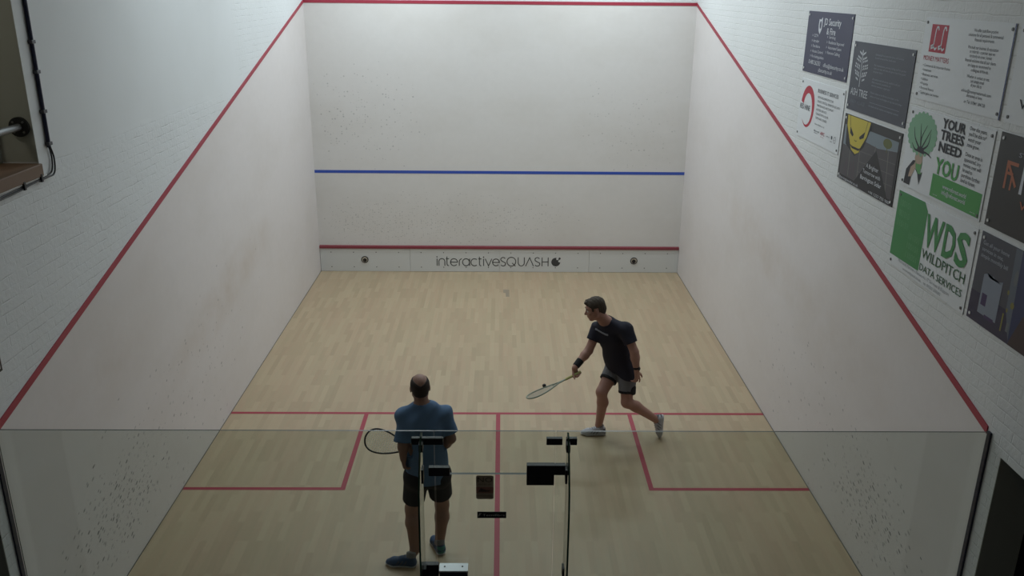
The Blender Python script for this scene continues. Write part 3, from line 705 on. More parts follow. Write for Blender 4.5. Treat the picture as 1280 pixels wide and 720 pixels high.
#PEOPLE-BEGIN#
# ------------------------------------------------------------------ signed-distance bodies
def V3(*a): return np.array(a, dtype=float)
def unit(v): v = np.asarray(v, float); return v/np.linalg.norm(v)
class Prim:
    def __init__(s, kind, a, b, ra, rb, k, tag='', flat=None, sub=False, axes=None):
        s.kind, s.a, s.b, s.ra, s.rb, s.k, s.tag, s.flat, s.sub, s.axes = kind, np.asarray(a, float), (None if b is None else np.asarray(b, float)), ra, rb, k, tag, flat, sub, axes
    def bounds(s, infl):
        if s.kind == 'cone':
            r = max(s.ra, s.rb)*(max(1, s.flat[1]) if s.flat else 1)+infl+s.k+.03
            return np.minimum(s.a, s.b)-r, np.maximum(s.a, s.b)+r
        r = max(s.ra)+infl+s.k+.03
        return s.a-r, s.a+r
    def dist(s, P, infl):
        if s.kind == 'cone':
            ab = s.b-s.a; t = np.clip(((P-s.a)@ab)/max(ab@ab, 1e-12), 0, 1)
            v = P-(s.a+t[..., None]*ab); r = s.ra+(s.rb-s.ra)*t
            l0 = np.sqrt((v*v).sum(-1))+1e-9
            if s.flat:
                n, f = s.flat; w = v+((v@n)*(1/f-1))[..., None]*n; l1 = np.sqrt((w*w).sum(-1))+1e-9
                return l0*(1-r/l1)-infl
            return l0-r-infl
        v = P-s.a; q = np.stack([v@s.axes[i] for i in range(3)], -1); R = np.array(s.ra)
        k0 = np.sqrt(((q/R)**2).sum(-1))+1e-9; k1 = np.sqrt(((q/R**2)**2).sum(-1))+1e-9
        return k0*(k0-1)/k1-infl
def cone(a, b, ra, rb, k=.02, tag='', flat=None, sub=False): return Prim('cone', a, b, ra, rb, k, tag, flat, sub)
def ell(c, axes, r, k=.02, tag='', sub=False): return Prim('ell', c, None, r, None, k, tag, None, sub, [unit(x) for x in axes])
def sdf(prims, h, infl=0.0, cuts=(), fold=None, pad=.03):
    """evaluate a smooth union; cuts: (point, normal, soft) half spaces to remove"""
    lo = np.min([p.bounds(infl)[0] for p in prims if not p.sub], 0)-pad*0; hi = np.max([p.bounds(infl)[1] for p in prims if not p.sub], 0)
    n = np.ceil((hi-lo)/h).astype(int)+1
    ax = [lo[i]+h*np.arange(n[i]) for i in range(3)]
    F = np.full(tuple(n), .12)
    for p in prims:
        a, b = p.bounds(infl); i0 = np.clip(np.floor((a-lo)/h).astype(int), 0, n-1); i1 = np.clip(np.ceil((b-lo)/h).astype(int)+1, 1, n)
        sl = tuple(slice(i0[i], i1[i]) for i in range(3))
        P = np.stack(np.meshgrid(*[ax[i][sl[i]] for i in range(3)], indexing='ij'), -1)
        d = p.dist(P, 0 if p.sub else infl); A = F[sl]
        if p.sub:
            d = -d; hh = np.clip(.5-.5*(A-d)/p.k, 0, 1); F[sl] = A*(1-hh)+d*hh+p.k*hh*(1-hh)
        else:
            hh = np.clip(.5+.5*(A-d)/p.k, 0, 1); F[sl] = A*(1-hh)+d*hh-p.k*hh*(1-hh)
    P = None
    if cuts or fold:
        P = np.stack(np.meshgrid(*ax, indexing='ij'), -1)
        if fold: F = F+fold(P)
        for c in cuts:
            if callable(c): F = np.maximum(F, c(P))
            else: F = np.maximum(F, (P-np.asarray(c[0]))@unit(c[1]))
    return F, lo
def nets(F, lo, h):
    F = F.copy(); 
    for ax_ in range(3):
        sl = [slice(None)]*3
        for e in (0, -1): sl[ax_] = e; F[tuple(sl)] = np.maximum(F[tuple(sl)], .02)
    S = F < 0; n = np.array(F.shape)-1
    acc = np.zeros((*n, 3)); cnt = np.zeros(n)
    for ax_ in range(3):
        o = [i for i in range(3) if i != ax_]
        for u in (0, 1):
            for v in (0, 1):
                s0 = [None]*3; s1 = [None]*3
                s0[ax_] = slice(0, n[ax_]); s1[ax_] = slice(1, n[ax_]+1)
                s0[o[0]] = s1[o[0]] = slice(u, n[o[0]]+u); s0[o[1]] = s1[o[1]] = slice(v, n[o[1]]+v)
                A, B = F[tuple(s0)], F[tuple(s1)]; cr = (A < 0) != (B < 0)
                t = np.where(cr, A/np.where(cr, A-B, 1), 0)
                acc[..., ax_] += np.where(cr, t, 0); acc[..., o[0]] += cr*u; acc[..., o[1]] += cr*v; cnt += cr
    act = cnt > 0; idx = -np.ones(n, int); idx[act] = np.arange(act.sum())
    I = np.argwhere(act); verts = lo+h*(I+acc[act]/cnt[act][:, None])
    faces = []
    for ax_ in range(3):
        o = [(ax_+1) % 3, (ax_+2) % 3]
        sl0 = [slice(1, n[i]) for i in range(3)]; sl1 = list(sl0)
        sl0[ax_] = slice(0, n[ax_]); sl1[ax_] = slice(1, n[ax_]+1)
        A, B = S[tuple(sl0)], S[tuple(sl1)]; cr = np.argwhere(A != B); base = cr.copy()
        for i in o: base[:, i] += 1
        flip = A[tuple(cr.T)]
        def g(du, dv):
            q = base.copy(); q[:, o[0]] -= du; q[:, o[1]] -= dv; return idx[tuple(q.T)]
        Q = np.stack([g(1, 1), g(0, 1), g(0, 0), g(1, 0)], 1); Q[~flip] = Q[~flip][:, ::-1]
        faces.append(Q)
    return verts, np.concatenate(faces)
def blob(name, prims, mats, parent=None, origin=None, h=.007, infl=0.0, cuts=(), fold=None, sel=None, biggest=False):
    F, lo = sdf(prims, h, infl, cuts, fold); v, f = nets(F, lo, h)
    if biggest and len(f):
        par = np.arange(len(v))      # keep the connected pieces of real size
        for _ in range(400):
            m_ = par[f].min(1); p2 = par.copy(); np.minimum.at(p2, f.ravel(), np.repeat(m_, 4))
            p2 = p2[p2]
            if (p2 == par).all(): break
            par = p2
        u, c = np.unique(par, return_counts=True); keep = u[c.argmax()]; fk = par[f[:, 0]] == keep
        f = f[fk]; us, inv = np.unique(f.ravel(), return_inverse=True); v = v[us]; f = inv.reshape(-1, 4)
    me = bpy.data.meshes.new(name); me.from_pydata(v.tolist(), [], f.tolist()); me.update()
    return link(name, me, mats, parent, origin, smooth=True)

def hand(W, d, n, s, curl, sc=1.0, spread=0.0, thumb_in=.3, tagn='hand'):
    """W wrist, d palm direction, n side the fingers curl to, s thumb side"""
    d = unit(d); n = unit(n-np.dot(n, d)*d); s0 = np.cross(d, n); s = s0 if np.dot(s0, s) > 0 else -s0
    P = []
    for o in (.026, .009, -.009, -.026):
        P.append(cone(W+s*o*.55*sc+d*.012*sc, W+d*.082*sc+s*o*sc, .0165*sc, .0125*sc, .014, tagn))
    for i, (o, ln, fs) in enumerate(((.030, .92, 1.0), (.011, 1.03, .3), (-.010, .97, -.4), (-.030, .80, -1.2))):
        p = W+d*(.084-.005*abs(i-1.3))*sc+s*o*sc; dd = unit(d+s*spread*fs*.35); ang = 0
        for j, (L_, r0, r1) in enumerate(((.044, .0098, .0090), (.028, .0090, .0082), (.021, .0082, .0068))):
            ang = curl[i][j] if isinstance(curl[0], (list, tuple)) else curl[j]
            ax_ = np.cross(dd, n); dn = unit(dd*math.cos(ang)+unit(np.cross(ax_, dd))*math.sin(ang)); 
            nn = unit(n*math.cos(ang)-dd*math.sin(ang)); q = p+dn*L_*ln*sc
            P.append(cone(p, q, r0*sc, r1*sc, .004, tagn)); p, dd = q, dn
            n_i = nn
    # thumb leaves the side of the palm near its base
    p = W+d*.026*sc+s*.024*sc; td = unit(s*.75+d*.65+n*thumb_in)
    for L_, r0, r1, bend in ((.044, .0145, .0115, 0), (.032, .0112, .0100, .35), (.026, .0100, .0078, .3)):
        td = unit(td+(d*.7+n*thumb_in-s*.5)*bend); q = p+td*L_*sc; P.append(cone(p, q, r0*sc, r1*sc, .006, tagn)); p = q
    return P
def head(C, fwd, up, sc=1.0):
    fwd = unit(fwd); up = unit(up-np.dot(up, fwd)*fwd); lat = np.cross(up, fwd); A = (fwd, lat, up)
    def p(a, b, c): return C+(fwd*a+lat*b+up*c)*sc
    R = lambda *r: tuple(x*sc for x in r)
    P = [ell(p(-.012, 0, .032), A, R(.098, .077, .088), .02, 'head'), ell(p(.030, 0, -.040), A, R(.062, .057, .078), .03, 'head'),
         cone(p(.060, -.014, -.094), p(.060, .014, -.094), .021*sc, .021*sc, .02, 'head'),
         cone(p(.0, -.050, -.062), p(.052, -.022, -.092), .020*sc, .018*sc, .02, 'head'), cone(p(.0, .050, -.062), p(.052, .022, -.092), .020*sc, .018*sc, .02, 'head'),
         cone(p(.074, -.034, .022), p(.074, .034, .022), .013*sc, .013*sc, .014, 'head'),
         cone(p(.086, 0, .008), p(.106, 0, -.032), .008*sc, .0125*sc, .008, 'head'),
         cone(p(.096, -.012, -.036), p(.096, .012, -.036), .008*sc, .008*sc, .006, 'head'),
         ell(p(.086, 0, -.060), A, R(.010, .024, .0055), .004, 'head'), ell(p(.085, 0, -.070), A, R(.010, .021, .006), .004, 'head'),
         ell(p(.055, -.040, -.022), A, R(.028, .022, .022), .02, 'head'), ell(p(.055, .040, -.022), A, R(.028, .022, .022), .02, 'head')]
    for sg_ in (-1, 1):
        P.append(ell(p(.094, sg_*.031, .001), A, R(.016, .016, .012), .008, 'head', sub=True))
    for sg_ in (-1, 1):
        el = unit(lat*sg_+fwd*-.35)
        P.append(Prim('ell', p(-.008, sg_*.080, -.010), None, R(.018, .0075, .032), None, .006, 'head', None, False, [unit(fwd+lat*sg_*.35), el, up]))
    return P, p, (fwd, lat, up)
def limb(a, b, c, r, k, tags, bulge=.5, br=None, boff=None):
    P = [cone(a, b, r[0], r[1], k, tags[0])]
    if br:
        q = b+(c-b)*.30+(boff if boff is not None else 0); P += [cone(b, q, r[1]*.93, br, k, tags[1]), cone(q, c, br, r[2], k, tags[1])]
    else: P += [cone(b, b+(c-b)*.25, r[1]*.97, r[1]*1.02, k, tags[1]), cone(b+(c-b)*.25, c, r[1]*1.02, r[2], k, tags[1])]
    return P
def torso(pel, neck, shl, shr, hipl, hipr, sc=1.0, belly=0.0):
    spine = unit(neck-pel); lat = unit((shl-shr)); fw = unit(np.cross(lat, spine)); 
    hl = unit(hipl-hipr); hf = unit(np.cross(hl, spine))
    w1 = pel+(neck-pel)*.33; w2 = pel+(neck-pel)*.68; w3 = pel+(neck-pel)*.86
    P = [cone(pel-hl*.05+spine*.0, pel+hl*.05, .118*sc, .118*sc, .04, 'hips', (hf, .92)),
         cone(pel+spine*.03, w1, .150*sc, .140*sc, .05, 'torso', (fw, .72)), cone(w1, w2, .140*sc, .158*sc, .05, 'torso', (fw, .70)),
         cone(w2, w3, .158*sc, .120*sc, .05, 'torso', (fw, .68)),
         cone(w3-spine*.02, shl-spine*.012, .085*sc, .060*sc, .04, 'torso', (fw, .8)), cone(w3-spine*.02, shr-spine*.012, .085*sc, .060*sc, .04, 'torso', (fw, .8)),
         cone(neck, shl+spine*.01, .050, .050, .05, 'torso'), cone(neck, shr+spine*.01, .050, .050, .05, 'torso')]
    if belly: P.append(ell(w1+fw*.05, (fw, lat, spine), (.085+belly, .11, .13), .05, 'torso'))
    for hh in (hipl, hipr): P.append(cone(hh-hf*.045-spine*.01, hh+hf*.01, .088*sc, .085*sc, .04, 'hips'))
    return P, fw, lat, spine
def shoe(name, heel, fwd, up, m_up, m_sole, m_lace, parent, L=.285, m_heel=None, stripes=True):
    fwd = unit(fwd); up = unit(up-np.dot(up, fwd)*fwd); lat = np.cross(up, fwd)
    q = lambda a, b, c: heel+fwd*a+lat*b+up*c
    U = [cone(q(.045, 0, .045), q(.050, 0, .085), .042, .038, .02), cone(q(.05, 0, .045), q(.20, 0, .040), .044, .046, .02, '', (up, .9)),
         cone(q(.13, 0, .065), q(.06, 0, .082), .034, .036, .02), cone(q(.20, 0, .036), q(L-.042, -.004, .030), .046, .036, .02, '', (up, .72))]
    root = blob(name, U, m_up, parent, h=.006, cuts=[(heel+up*.014, -up), (heel+up*.104+fwd*.05, up+fwd*.05)])
    So = [cone(q(.042, 0, .016), q(.12, 0, .016), .044, .040, .01, '', (up, .42)), cone(q(.12, 0, .016), q(.205, 0, .016), .040, .050, .01, '', (up, .42)), cone(q(.205, 0, .016), q(L-.038, -.004, .020), .050, .038, .01, '', (up, .42))]
    blob('sole', So, m_sole, root, h=.006, cuts=[(heel, -up)])
    g = MB()
    for i in range(5):
        a = .105+.024*i; z = .104-.0085*i
        g.tube([q(a, -.030, z-.022), q(a+.004, -.014, z-.001), q(a+.006, .0, z+.003), q(a+.004, .014, z-.001), q(a, .030, z-.022)], .0038, 6)
    g.build('laces', m_lace, root)
    if stripes:
        for sd in (-1, 1):
            g = MB()
            for i in range(3):
                a = .095+.034*i; g.tube([q(a+.02, sd*.040, .028), q(a+.004, sd*.0475, .050), q(a-.012, sd*.041, .078-.004*i)], .0042, 6)
            g.build('stripes', m_lace, root)
    if m_heel is not None:
        blob('heel_panel', [cone(q(.043, 0, .040), q(.046, 0, .080), .0445, .0405, .02)], m_heel, root, h=.006, cuts=[(q(.058, 0, 0), fwd), (heel+up*.026, -up), (heel+up*.092, up)])
    return root
def racket(name, grip_end, direction, face_n, label, frame_col, grip_col, string_col, parent=None):
    """grip_end: butt of the handle; direction butt to tip; face_n normal of the strings"""
    D = unit(direction); N = unit(face_n-np.dot(face_n, D)*D); S_ = np.cross(N, D); o = np.asarray(grip_end, float)
    q = lambda a, b, c=0.0: o+D*a+S_*b+N*c
    e = tag(wempty(name, tuple(o)), label, 'racket')
    # tear-drop head
    half = [(.285, .012), (.31, .022), (.36, .045), (.43, .075), (.50, .096), (.56, .103), (.61, .098), (.65, .078), (.675, .045), (.685, .0)]
    pts = [Vector(q(a, b)) for a, b in half]+[Vector(q(a, -b)) for a, b in half[-2::-1]]
    cp = curvepts(pts, 5)
    fr = MB().tube(cp, .0075, 8).build('frame', frame_col, e, smooth=True)
    MB().tube([q(.20, .004), q(.285, .012)], .008, 8).tube([q(.20, -.004), q(.285, -.012)], .008, 8).build('throat', frame_col, e, smooth=True)
    g = MB()
    def hw(a):
        for (a0, b0), (a1, b1) in zip(half[:-1], half[1:]):
            if a0 <= a <= a1: return b0+(b1-b0)*(a-a0)/(a1-a0)
        return 0
    for i in range(16):
        a = .375+i*.0195
        if hw(a) > .01: g.cyl(q(a, -hw(a)), q(a, hw(a)), .0013, 4)
    for j in range(-5, 6):
        b = j*.0175; aa = [a for a in np.arange(.33, .684, .004) if hw(a) > abs(b)]
        if aa: g.cyl(q(aa[0], b, .0012), q(aa[-1], b, .0012), .0013, 4)
    g.build('strings', string_col, e)
    MB().cyl(q(.355, -.045), q(.355, .045), .006, 8).build('bridge', frame_col, e, smooth=True)
    MB().tube([q(0, 0), q(.012, 0), q(.19, 0), q(.205, 0)], .015, 10, rads=[.0185, .0155, .0145, .010]).build('grip', grip_col, e, smooth=True)
    return e
def patch_near(prims, name, m_, parent, center, r, infl, h=.006, extra=()):
    return blob(name, prims, m_, parent, h=h, infl=infl, cuts=[lambda P: np.sqrt(((P-center)**2).sum(-1))-r]+list(extra))

m_skin1 = mat('skin_tanned', (.37, .195, .148), .55); m_skin2 = mat('skin_light', (.30, .168, .122), .55)
m_hair1 = mat('brown_hair', (.045, .032, .020), .75); m_hair2 = mat('dark_cropped_hair', (.032, .022, .018), .8)
m_eyew = mat('eye_white', (.6, .6, .58), .3); m_iris = mat('iris_dark', (.03, .02, .015), .2)
m_navyshirt = mat('navy_shirt', (.010, .010, .022), .85); m_blueshirt = mat('blue_shirt', (.095, .175, .300), .85)
m_greysh = mat('grey_shorts', (.15, .15, .16), .8); m_blacksh = mat('black_cloth', (.007, .007, .009), .85)
m_shoew = mat('shoe_white', (.42, .43, .47), .6); m_solew = mat('sole_white', (.50, .50, .52), .6); m_shoeg = mat('shoe_grey_trim', (.07, .07, .085), .6)
m_shoeb = mat('shoe_blue', (.022, .055, .130), .6); m_teal = mat('shoe_teal', (.05, .22, .20), .6); m_sock = mat('sock_grey', (.20, .20, .20), .8)

def eyes(p, ax, parent, sc=1.0):
    for sg_ in (-1, 1):
        c = p(.079, sg_*.031, .001)
        e = blob('eyeball', [ell(c, ax, (.0115*sc,)*3, .004)], m_eyew, parent, h=.003)
        blob('iris', [ell(c+ax[0]*.0085, ax, (.0042*sc,)*3, .004)], m_iris, e, h=.0015)

# ================================================================== player in navy, at full stretch
neck = at(759, 403, -6.02); pel = at(776, 458, -5.93)
shR = at(747.5, 411, -5.92); shL = at(782, 412.5, -6.13)
hipR = at(768, 461, -5.90); hipL = at(784, 463, -6.02)
knR = at(752, 490, -6.08); anR = at(748.5, 531.5, -5.96)
knL = at(783.5, 503, -6.12); anL = at(821, 525, -6.03)
elR = at(736, 438, -6.00); wrR = at(722.5, 459.5, -6.12)
elL = at(793, 440, -6.22); wrL = at(796, 463, -6.25)
headC = at(743.5, 386, -6.05)
B, fw, lat, sp = torso(pel, neck, shL, shR, hipL, hipR, .93)
B += limb(shL, elL, wrL, (.056, .047, .031), .025, ('armL', 'foreL'), br=.048); B += limb(shR, elR, wrR, (.056, .046, .031), .025, ('armR', 'foreR'), br=.047)
back = V3(.022, 0, 0)
B += limb(hipR, knR, anR, (.094, .062, .041), .03, ('thighR', 'calfR'), br=.061, boff=back)
B += limb(hipL, knL, anL, (.094, .062, .041), .03, ('thighL', 'calfL'), br=.060, boff=V3(.0, 0, .015))
hf = unit(V3(-1, -.10, -.22)); hu = unit(V3(-.30, 0, 1))
Hd, hp, hax = head(headC, hf, hu, 1.04)
B += [cone(neck-sp*.02, headC+(-hf*.015-hu*.05), .069, .062, .03, 'neck')]+Hd
# right hand closed round the racket handle
rdir = unit(at(668, 493, -6.42)-at(722, 466, -6.16))
pc = at(720.5, 466.5, -6.15)                        # centre of the fist
hd = unit(V3(-.15, -.05, -1)); hn = unit(np.cross(rdir, hd)); hn = hn if hn[1] < 0 else -hn
hd = unit(hd-np.dot(hd, rdir)*rdir)
WR = pc-hd*.062+hn*-.020
B = [b for b in B if b.tag != 'foreR']+[cone(elR, elR+(WR-elR)*.28, .045, .047, .025, 'foreR'), cone(elR+(WR-elR)*.28, WR, .047, .030, .025, 'foreR')]
B += hand(WR, hd, hn, rdir, (1.25, 1.45, .9), 1.0, thumb_in=.9)
# left hand hanging open behind
B += hand(wrL+V3(.0, 0, -.01), V3(.14, -.02, -1), V3(-.5, .6, 0), V3(.8, .2, 0), [(.15, .3, .2), (.45, .5, .3), (.55, .6, .4), (.6, .6, .4)], 1.02, spread=.8, thumb_in=.1)
# feet inside the shoes
heelR = V3(*at(757, 543, -5.98)); heelR[2] = 0; fR = unit(V3(-1, .02, 0))
B += [cone(anR, heelR+fR*.06+V3(0, 0, .05), .037, .034, .02, 'foot'), cone(heelR+fR*.05+V3(0, 0, .045), heelR+fR*.2+V3(0, 0, .035), .032, .028, .02, 'foot')]
toeL = V3(1.868, -6.055, .012); fL = unit(V3(-.05, -.12, -1)); uL = unit(V3(-1, .05, .10)); heelL = toeL-fL*.272
B += [cone(anL, heelL+fL*.05+uL*.045, .037, .036, .02, 'foot'), cone(heelL+fL*.05+uL*.045, heelL+fL*.2+uL*.035, .034, .028, .02, 'foot')]
base = (float(heelR[0])+.2, float(heelR[1]), 0)
p1 = blob('person', B, m_skin1, None, base, h=.007, biggest=True)
tag(p1, 'person in a navy t-shirt and grey shorts lunging to play a low shot', 'person')
T = [b for b in B if b.tag in ('torso', 'hips')]
def fold1(P): return .0035*np.sin(38*P[..., 0]+20*P[..., 2]+5*np.sin(9*P[..., 2]))*np.sin(11*P[..., 2]+7*P[..., 1])
slL = shL+(elL-shL)*.60; slR = shR+(elR-shR)*.55
hem = pel+sp*.022
Sh = list(T)+[cone(hipL, hipL+(knL-hipL)*.30, .104, .100, .03), cone(hipR, hipR+(knR-hipR)*.22, .104, .100, .03), cone(pel-sp*.20, pel+sp*.12, .150, .145, .05, 'h', (fw, .88)), cone(pel-sp*.20+lat*.040, pel+sp*.25+lat*.02, .125, .12, .05, 'h', (fw, .9))]
Sh += [cone(shL, slL+(elL-shL)*.12, .064, .062, .03), cone(shR, slR+(elR-shR)*.12, .062, .060, .03)]
def cutarm(sh, el, sl, r=.13):
    d = unit(el-sh)
    def f(P):
        a = (P-sl)@d; v = P-sl; lat_ = np.sqrt(np.maximum((v*v).sum(-1)-a*a, 0))
        return np.where((lat_ < r) & (a < .13), a, -1.0)
    return f
t1 = blob('t_shirt', Sh, m_navyshirt, p1, h=.007, infl=.016, fold=fold1,
          cuts=[(hem, -unit(sp+lat*.50)), cutarm(shL, elL, slL, .105), cutarm(shR, elR, slR, .105), lambda P: .075-np.sqrt((((P-(neck+sp*.045+fw*.02)))**2).sum(-1))], biggest=True)
# chest lettering, a small pale strip following the chest
cc = at(752.5, 414.5, -6.05)
def stripcut(P):
    dx = unit(V3(*(at(763, 418, -6.12)-at(744, 411, -6.02)))); dz = unit(np.cross(fw, dx)); v = P-cc
    return np.maximum(np.abs(v@dx)-.088, np.abs(v@dz)-.0115)
blob('chest_lettering', Sh, mat('lettering_pale', (.26, .28, .33), .7), t1, h=.006, infl=.0195, fold=fold1, cuts=[stripcut, lambda P: -((P-cc)@unit(V3(-.55, -.8, .1)))-.10])
Lg = [b for b in B if b.tag == 'hips']
shR2 = hipR+(knR-hipR)*.52; shL2 = hipL+(knL-hipL)*.70
Sho = Lg+[cone(hipR, shR2+(knR-hipR)*.1, .099, .082, .03), cone(hipL, shL2+(knL-hipL)*.1, .099, .079, .03)]
def legcut(h_, k_, e_):
    d = unit(k_-h_); return lambda P: np.where(np.sqrt((((P-e_)-((P-e_)@d)[..., None]*d)**2).sum(-1)) < .13, (P-e_)@d, -1.0)
so = blob('shorts', Sho, m_greysh, p1, h=.007, infl=.010, cuts=[(pel+sp*.06, sp), legcut(hipR, knR, shR2), legcut(hipL, knL, shL2)], biggest=True)
for h_, k_, e_, r_ in ((hipR, knR, shR2, .090), (hipL, knL, shL2, .0865)):
    d = unit(k_-h_); blob('hem_band', [cone(h_, e_+(k_-h_)*.12, .099, r_-.008, .02)], m_blacksh, so, h=.006, infl=.0125, cuts=[(e_, d), (e_-d*.030, -d)])
d = unit(knL-hipL); pcn = shL2-d*.05+V3(.06, -.045, 0)
blob('side_panel', [cone(hipL, shL2+(knL-hipL)*.12, .099, .083, .02)], m_blacksh, so, h=.006, infl=.0125, cuts=[lambda P: np.sqrt(((P-pcn)**2).sum(-1))-.055])
# hair, eyes
def hairline1(P):
    v = P-headC; a = v@hax[0]; u = v@hax[2]
    l = np.abs(v@hax[1]); line = np.where(a > .0, .004+a*.72, .004+a*1.05); line = np.where((a > .012) & (a < .045) & (l > .045), np.minimum(line, -.004), line); line = np.where((l > .062) & (a < .020) & (a > -.030), .030, line); return line-u
hair = [ell(hp(-.014, 0, .034), hax, (.104, .083, .097), .01), cone(hp(.060, -.015, .092), hp(.086, .012, .086), .022, .012, .02), ell(hp(-.03, 0, .055), hax, (.078, .066, .062), .02), cone(hp(-.075, 0, -.02), hp(-.062, 0, -.065), .045, .035, .03)]
blob('hair', hair, m_hair1, p1, h=.005, infl=.004, cuts=[hairline1], fold=lambda P: .0025*np.sin(160*P[..., 0]+60*P[..., 2])*np.sin(130*P[..., 1]), biggest=True)
eyes(hp, hax, p1, .98)
blob('eyebrow', [cone(hp(.088, -.045, .026), hp(.092, -.018, .030), .0045, .0045, .004)], m_hair1, p1, h=.003)
blob('eyebrow', [cone(hp(.088, .045, .026), hp(.092, .018, .030), .0045, .0045, .004)], m_hair1, p1, h=.003)
wa = unit(WR-elR); blob('wristband', [cone(WR-wa*.115, WR-wa*.015, .0435, .0385, .01)], m_blacksh, p1, h=.005, cuts=[(WR-wa*.022, wa), (WR-wa*.112, -wa)])
wl = unit(wrL-elL)
ww = blob('watch', [cone(wrL-wl*.044, wrL-wl*.008, .0375, .0355, .01)], m_blacksh, p1, h=.005, cuts=[(wrL-wl*.014, wl), (wrL-wl*.040, -wl)])
blob('watch_case', [ell(wrL-wl*.026+unit(V3(.75, -.65, 0))*.037, (unit(V3(.75, -.65, 0)), unit(V3(.65, .75, 0)), V3(0, 0, 1)), (.008, .019, .020), .004)], m_black, ww, h=.004)
shoe('shoe', heelR, fR, V3(0, 0, 1), m_shoew, m_solew, m_shoeg, p1, .29, m_shoeg)
shoe('shoe', heelL, fL, uL, m_shoew, m_solew, m_shoeg, p1, .285, m_shoeg)
for a, ft in ((anR, heelR+fR*.05+V3(0, 0, .09)), (anL, heelL+fL*.05+uL*.09)):
    d = unit(a-ft); blob('sock', [cone(ft, ft+d*.04, .043, .042, .01)], m_sock, p1, h=.006, cuts=[(ft+d*.045, d), (ft, -d)])
butt = pc-rdir*.045+hn*.012
m_rgrn = mat('racket_pale_green', (.22, .26, .20), .4)
racket('squash_racket', butt, rdir, V3(.2, .42, 1), 'pale green squash racket in the right hand of the player in navy', m_rgrn, mat('grip_yellow', (.42, .40, .16), .8), mat('string_grey', (.45, .47, .42), .6))
bc = at(680.3, 482, -6.25)
bl = MB(); bmesh.ops.create_uvsphere(bl.bm, u_segments=20, v_segments=14, radius=.0215, matrix=Matrix.Translation(Vector(bc)))
tag(bl.build('squash_ball', mat('black_rubber', (.012, .012, .012), .6), None, tuple(bc), smooth=True), 'small black squash ball in flight just below the swinging racket', 'ball')

# ================================================================== waiting player in blue, back to the viewer
neck = at(527.5, 509, -8.24); pel = at(534.5, 590, -8.22)
shL = at(506.5, 522, -8.24); shR = at(554.5, 519, -8.20)
hipL = at(521, 595, -8.24); hipR = at(547.5, 592, -8.18)
knL = at(515.5, 636, -8.16); anL = at(518.5, 687, -8.27)
knR = at(552.5, 630, -8.08); anR = at(549.5, 678, -8.14)
elL = at(504, 553, -8.31); wrL = at(504, 573, -8.33)
elR = at(563.5, 548, -8.24); wrR = at(541, 563, -8.00)
headC = at(525, 484, -8.21)
B, fw, lat, sp = torso(pel, neck, shL, shR, hipL, hipR, .98, .02)
if fw[1] < 0: raise Exception('facing')
B += limb(shL, elL, wrL, (.052, .042, .029), .025, ('armL', 'foreL'), br=.043); B += limb(shR, elR, wrR, (.052, .042, .029), .025, ('armR', 'foreR'), br=.043)
B += limb(hipL, knL, anL, (.095, .064, .043), .03, ('thighL', 'calfL'), br=.064, boff=V3(0, -.015, 0)); B += limb(hipR, knR, anR, (.095, .062, .042), .03, ('thighR', 'calfR'), br=.062, boff=V3(.008, -.015, 0))
hf = unit(V3(-.18, 1, .02)); hu = unit(V3(0, -.10, 1))
Hd, hp, hax = head(headC, hf, hu, .98)
B += [cone(neck-sp*.02, headC+(-hf*.015-hu*.05), .063, .058, .03, 'neck')]+Hd
# right hand holds the racket in front of the belly, pointing left
rtip = at(456.5, 547, -7.98); rthr = at(498, 557.5, -7.98); rdir = unit(rtip-rthr); butt = rtip-rdir*.685
pc = butt+rdir*.055
hd = unit(pc-elR); hd = unit(hd*.5+V3(-.15, .3, -.5)); hd = unit(hd-np.dot(hd, rdir)*rdir*.8)
hn = unit(np.cross(rdir, hd)); hn = hn if hn[1] > 0 else -hn
WR = pc-hd*.060-hn*.022
B = [b for b in B if b.tag != 'foreR']+[cone(elR, elR+(WR-elR)*.28, .042, .043, .025, 'foreR'), cone(elR+(WR-elR)*.28, WR, .043, .029, .025, 'foreR')]
B += hand(WR, hd, hn, rdir, (1.25, 1.45, .9), 1.0, thumb_in=.9)
B += hand(wrL, V3(.02, .18, -1), V3(1, .3, 0), V3(.3, 1, 0), [(.5, .7, .4), (.7, .8, .5), (.8, .9, .5), (.9, .9, .5)], 1.0, thumb_in=.4)
hL = V3(*at(523, 704, -8.30)); hL[1] = -8.36; hL[0] = -.705; hL[2] = 0; fL = unit(V3(-1, .10, 0))
hR = V3(-.490, -8.215, 0); fR = unit(V3(-.42, 1, 0))
B += [cone(anL, hL+fL*.06+V3(0, 0, .05), .038, .034, .02, 'foot'), cone(hL+fL*.05+V3(0, 0, .045), hL+fL*.2+V3(0, 0, .035), .032, .028, .02, 'foot')]
B += [cone(anR, hR+fR*.06+V3(0, 0, .05), .038, .034, .02, 'foot'), cone(hR+fR*.05+V3(0, 0, .045), hR+fR*.2+V3(0, 0, .035), .032, .028, .02, 'foot')]
p2 = blob('person', B, m_skin2, None, (-.62, -8.25, 0), h=.007, biggest=True)
tag(p2, 'person with a bald crown in blue t-shirt and black shorts standing with back turned', 'person')
slL = shL+(elL-shL)*.98; slR = shR+(elR-shR)*.78
def fold2(P): return .0075*np.sin(30*P[..., 0]+8*np.sin(6*P[..., 2]))*np.clip((P[..., 2]-.85)*2, 0, 1)*np.sin(5*P[..., 2]+1)+.004*np.sin(24*P[..., 2]+14*P[..., 0])
Sh = [b for b in B if b.tag == 'torso']+[cone(pel-sp*.10, pel+sp*.20, .158, .150, .06, 'h', (fw, .80)), cone(pel+sp*.15, neck-sp*.15, .150, .155, .05, 'h', (fw, .72))]
Sh += [cone(shL, slL+(elL-shL)*.12, .064, .062, .03), cone(shR, slR+(elR-shR)*.12, .062, .062, .03)]
hemn = unit(sp+lat*-.12)
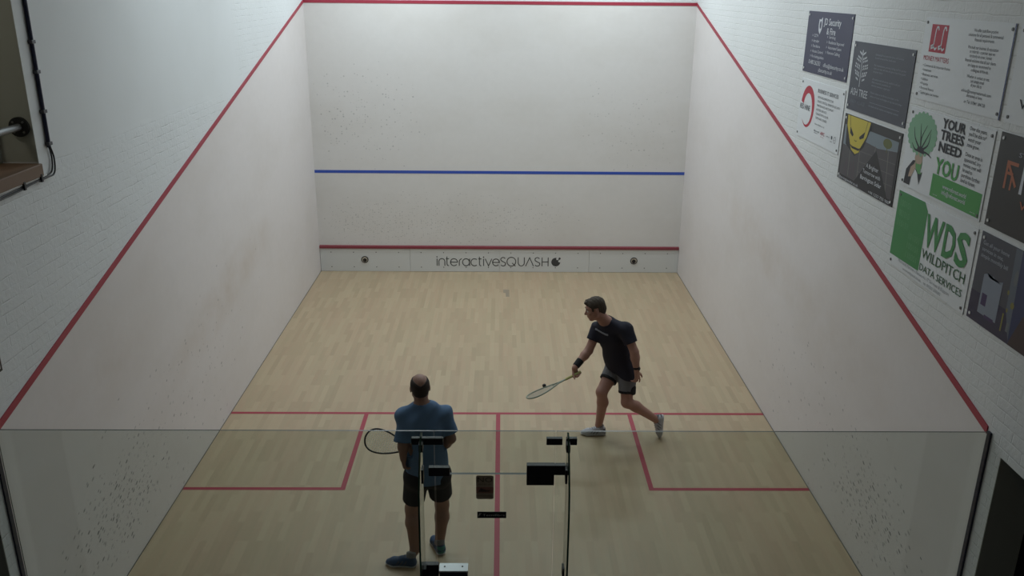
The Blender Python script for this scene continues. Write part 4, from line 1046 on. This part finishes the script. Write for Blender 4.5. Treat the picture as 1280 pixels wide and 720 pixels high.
blob('t_shirt', Sh, m_blueshirt, p2, h=.007, infl=.015, fold=fold2, biggest=True,
     cuts=[(pel-sp*.055, -unit(sp-lat*.10)), cutarm(shL, elL, slL, .088), cutarm(shR, elR, slR, .080), lambda P: .072-np.sqrt((((P-(neck+sp*.055+fw*.015)))**2).sum(-1))])
kl = hipL+(knL-hipL)*.70; kr = hipR+(knR-hipR)*.66
Sho = [b for b in B if b.tag == 'hips']+[cone(hipL, kl+(knL-hipL)*.1, .100, .086, .03), cone(hipR, kr+(knR-hipR)*.1, .100, .092, .03), cone(hipR, hipL, .10, .10, .03)]
blob('shorts', Sho, m_blacksh, p2, h=.007, infl=.010, biggest=True, cuts=[(pel+sp*.05, sp), legcut(hipL, knL, kl), legcut(hipR, knR, kr)])
def hairline2(P):
    v = P-headC; a = v@hax[0]; u = v@hax[2]; l = v@hax[1]
    low = np.where(a > -.01, .015+(a+.01)*.5, -.055)-u
    top = u-np.where(a < .0, .055+np.abs(l)*.55, .075+np.abs(l)*.2)
    return np.maximum(np.maximum(low, top), a-.055)
blob('hair', [ell(hp(-.013, 0, .030), hax, (.099, .078, .090), .01), ell(hp(-.035, 0, -.02), hax, (.065, .062, .06), .02)], m_hair2, p2, h=.005, infl=.0035, cuts=[hairline2])
eyes(hp, hax, p2, .98)
for nm, hl_, ff in (('shoe', hL, fL), ('shoe', hR, fR)):
    shoe(nm, hl_, ff, V3(0, 0, 1), m_shoeb, m_solew, m_shoeg, p2, .285, m_teal if hl_ is hR else None)
for a, ft in ((anL, hL+fL*.055+V3(0, 0, .085)), (anR, hR+fR*.05+V3(0, 0, .085))):
    d = unit(a-ft)*.4+V3(0, 0, .6); d = unit(d); blob('sock', [cone(ft, ft+d*.05, .043, .043, .01)], m_sock if ft is not None else m_sock, p2, h=.006, cuts=[(ft+d*.05, d), (ft, -d)])
racket('squash_racket', butt, rdir, V3(.1, -.80, .55), 'black squash racket held out by the player in blue', m_black, m_blacksh, mat('string_pale', (.8, .8, .74), .6))
#PEOPLE-END#
for o in list(bpy.data.objects):
    if '_w' in o: del o['_w']
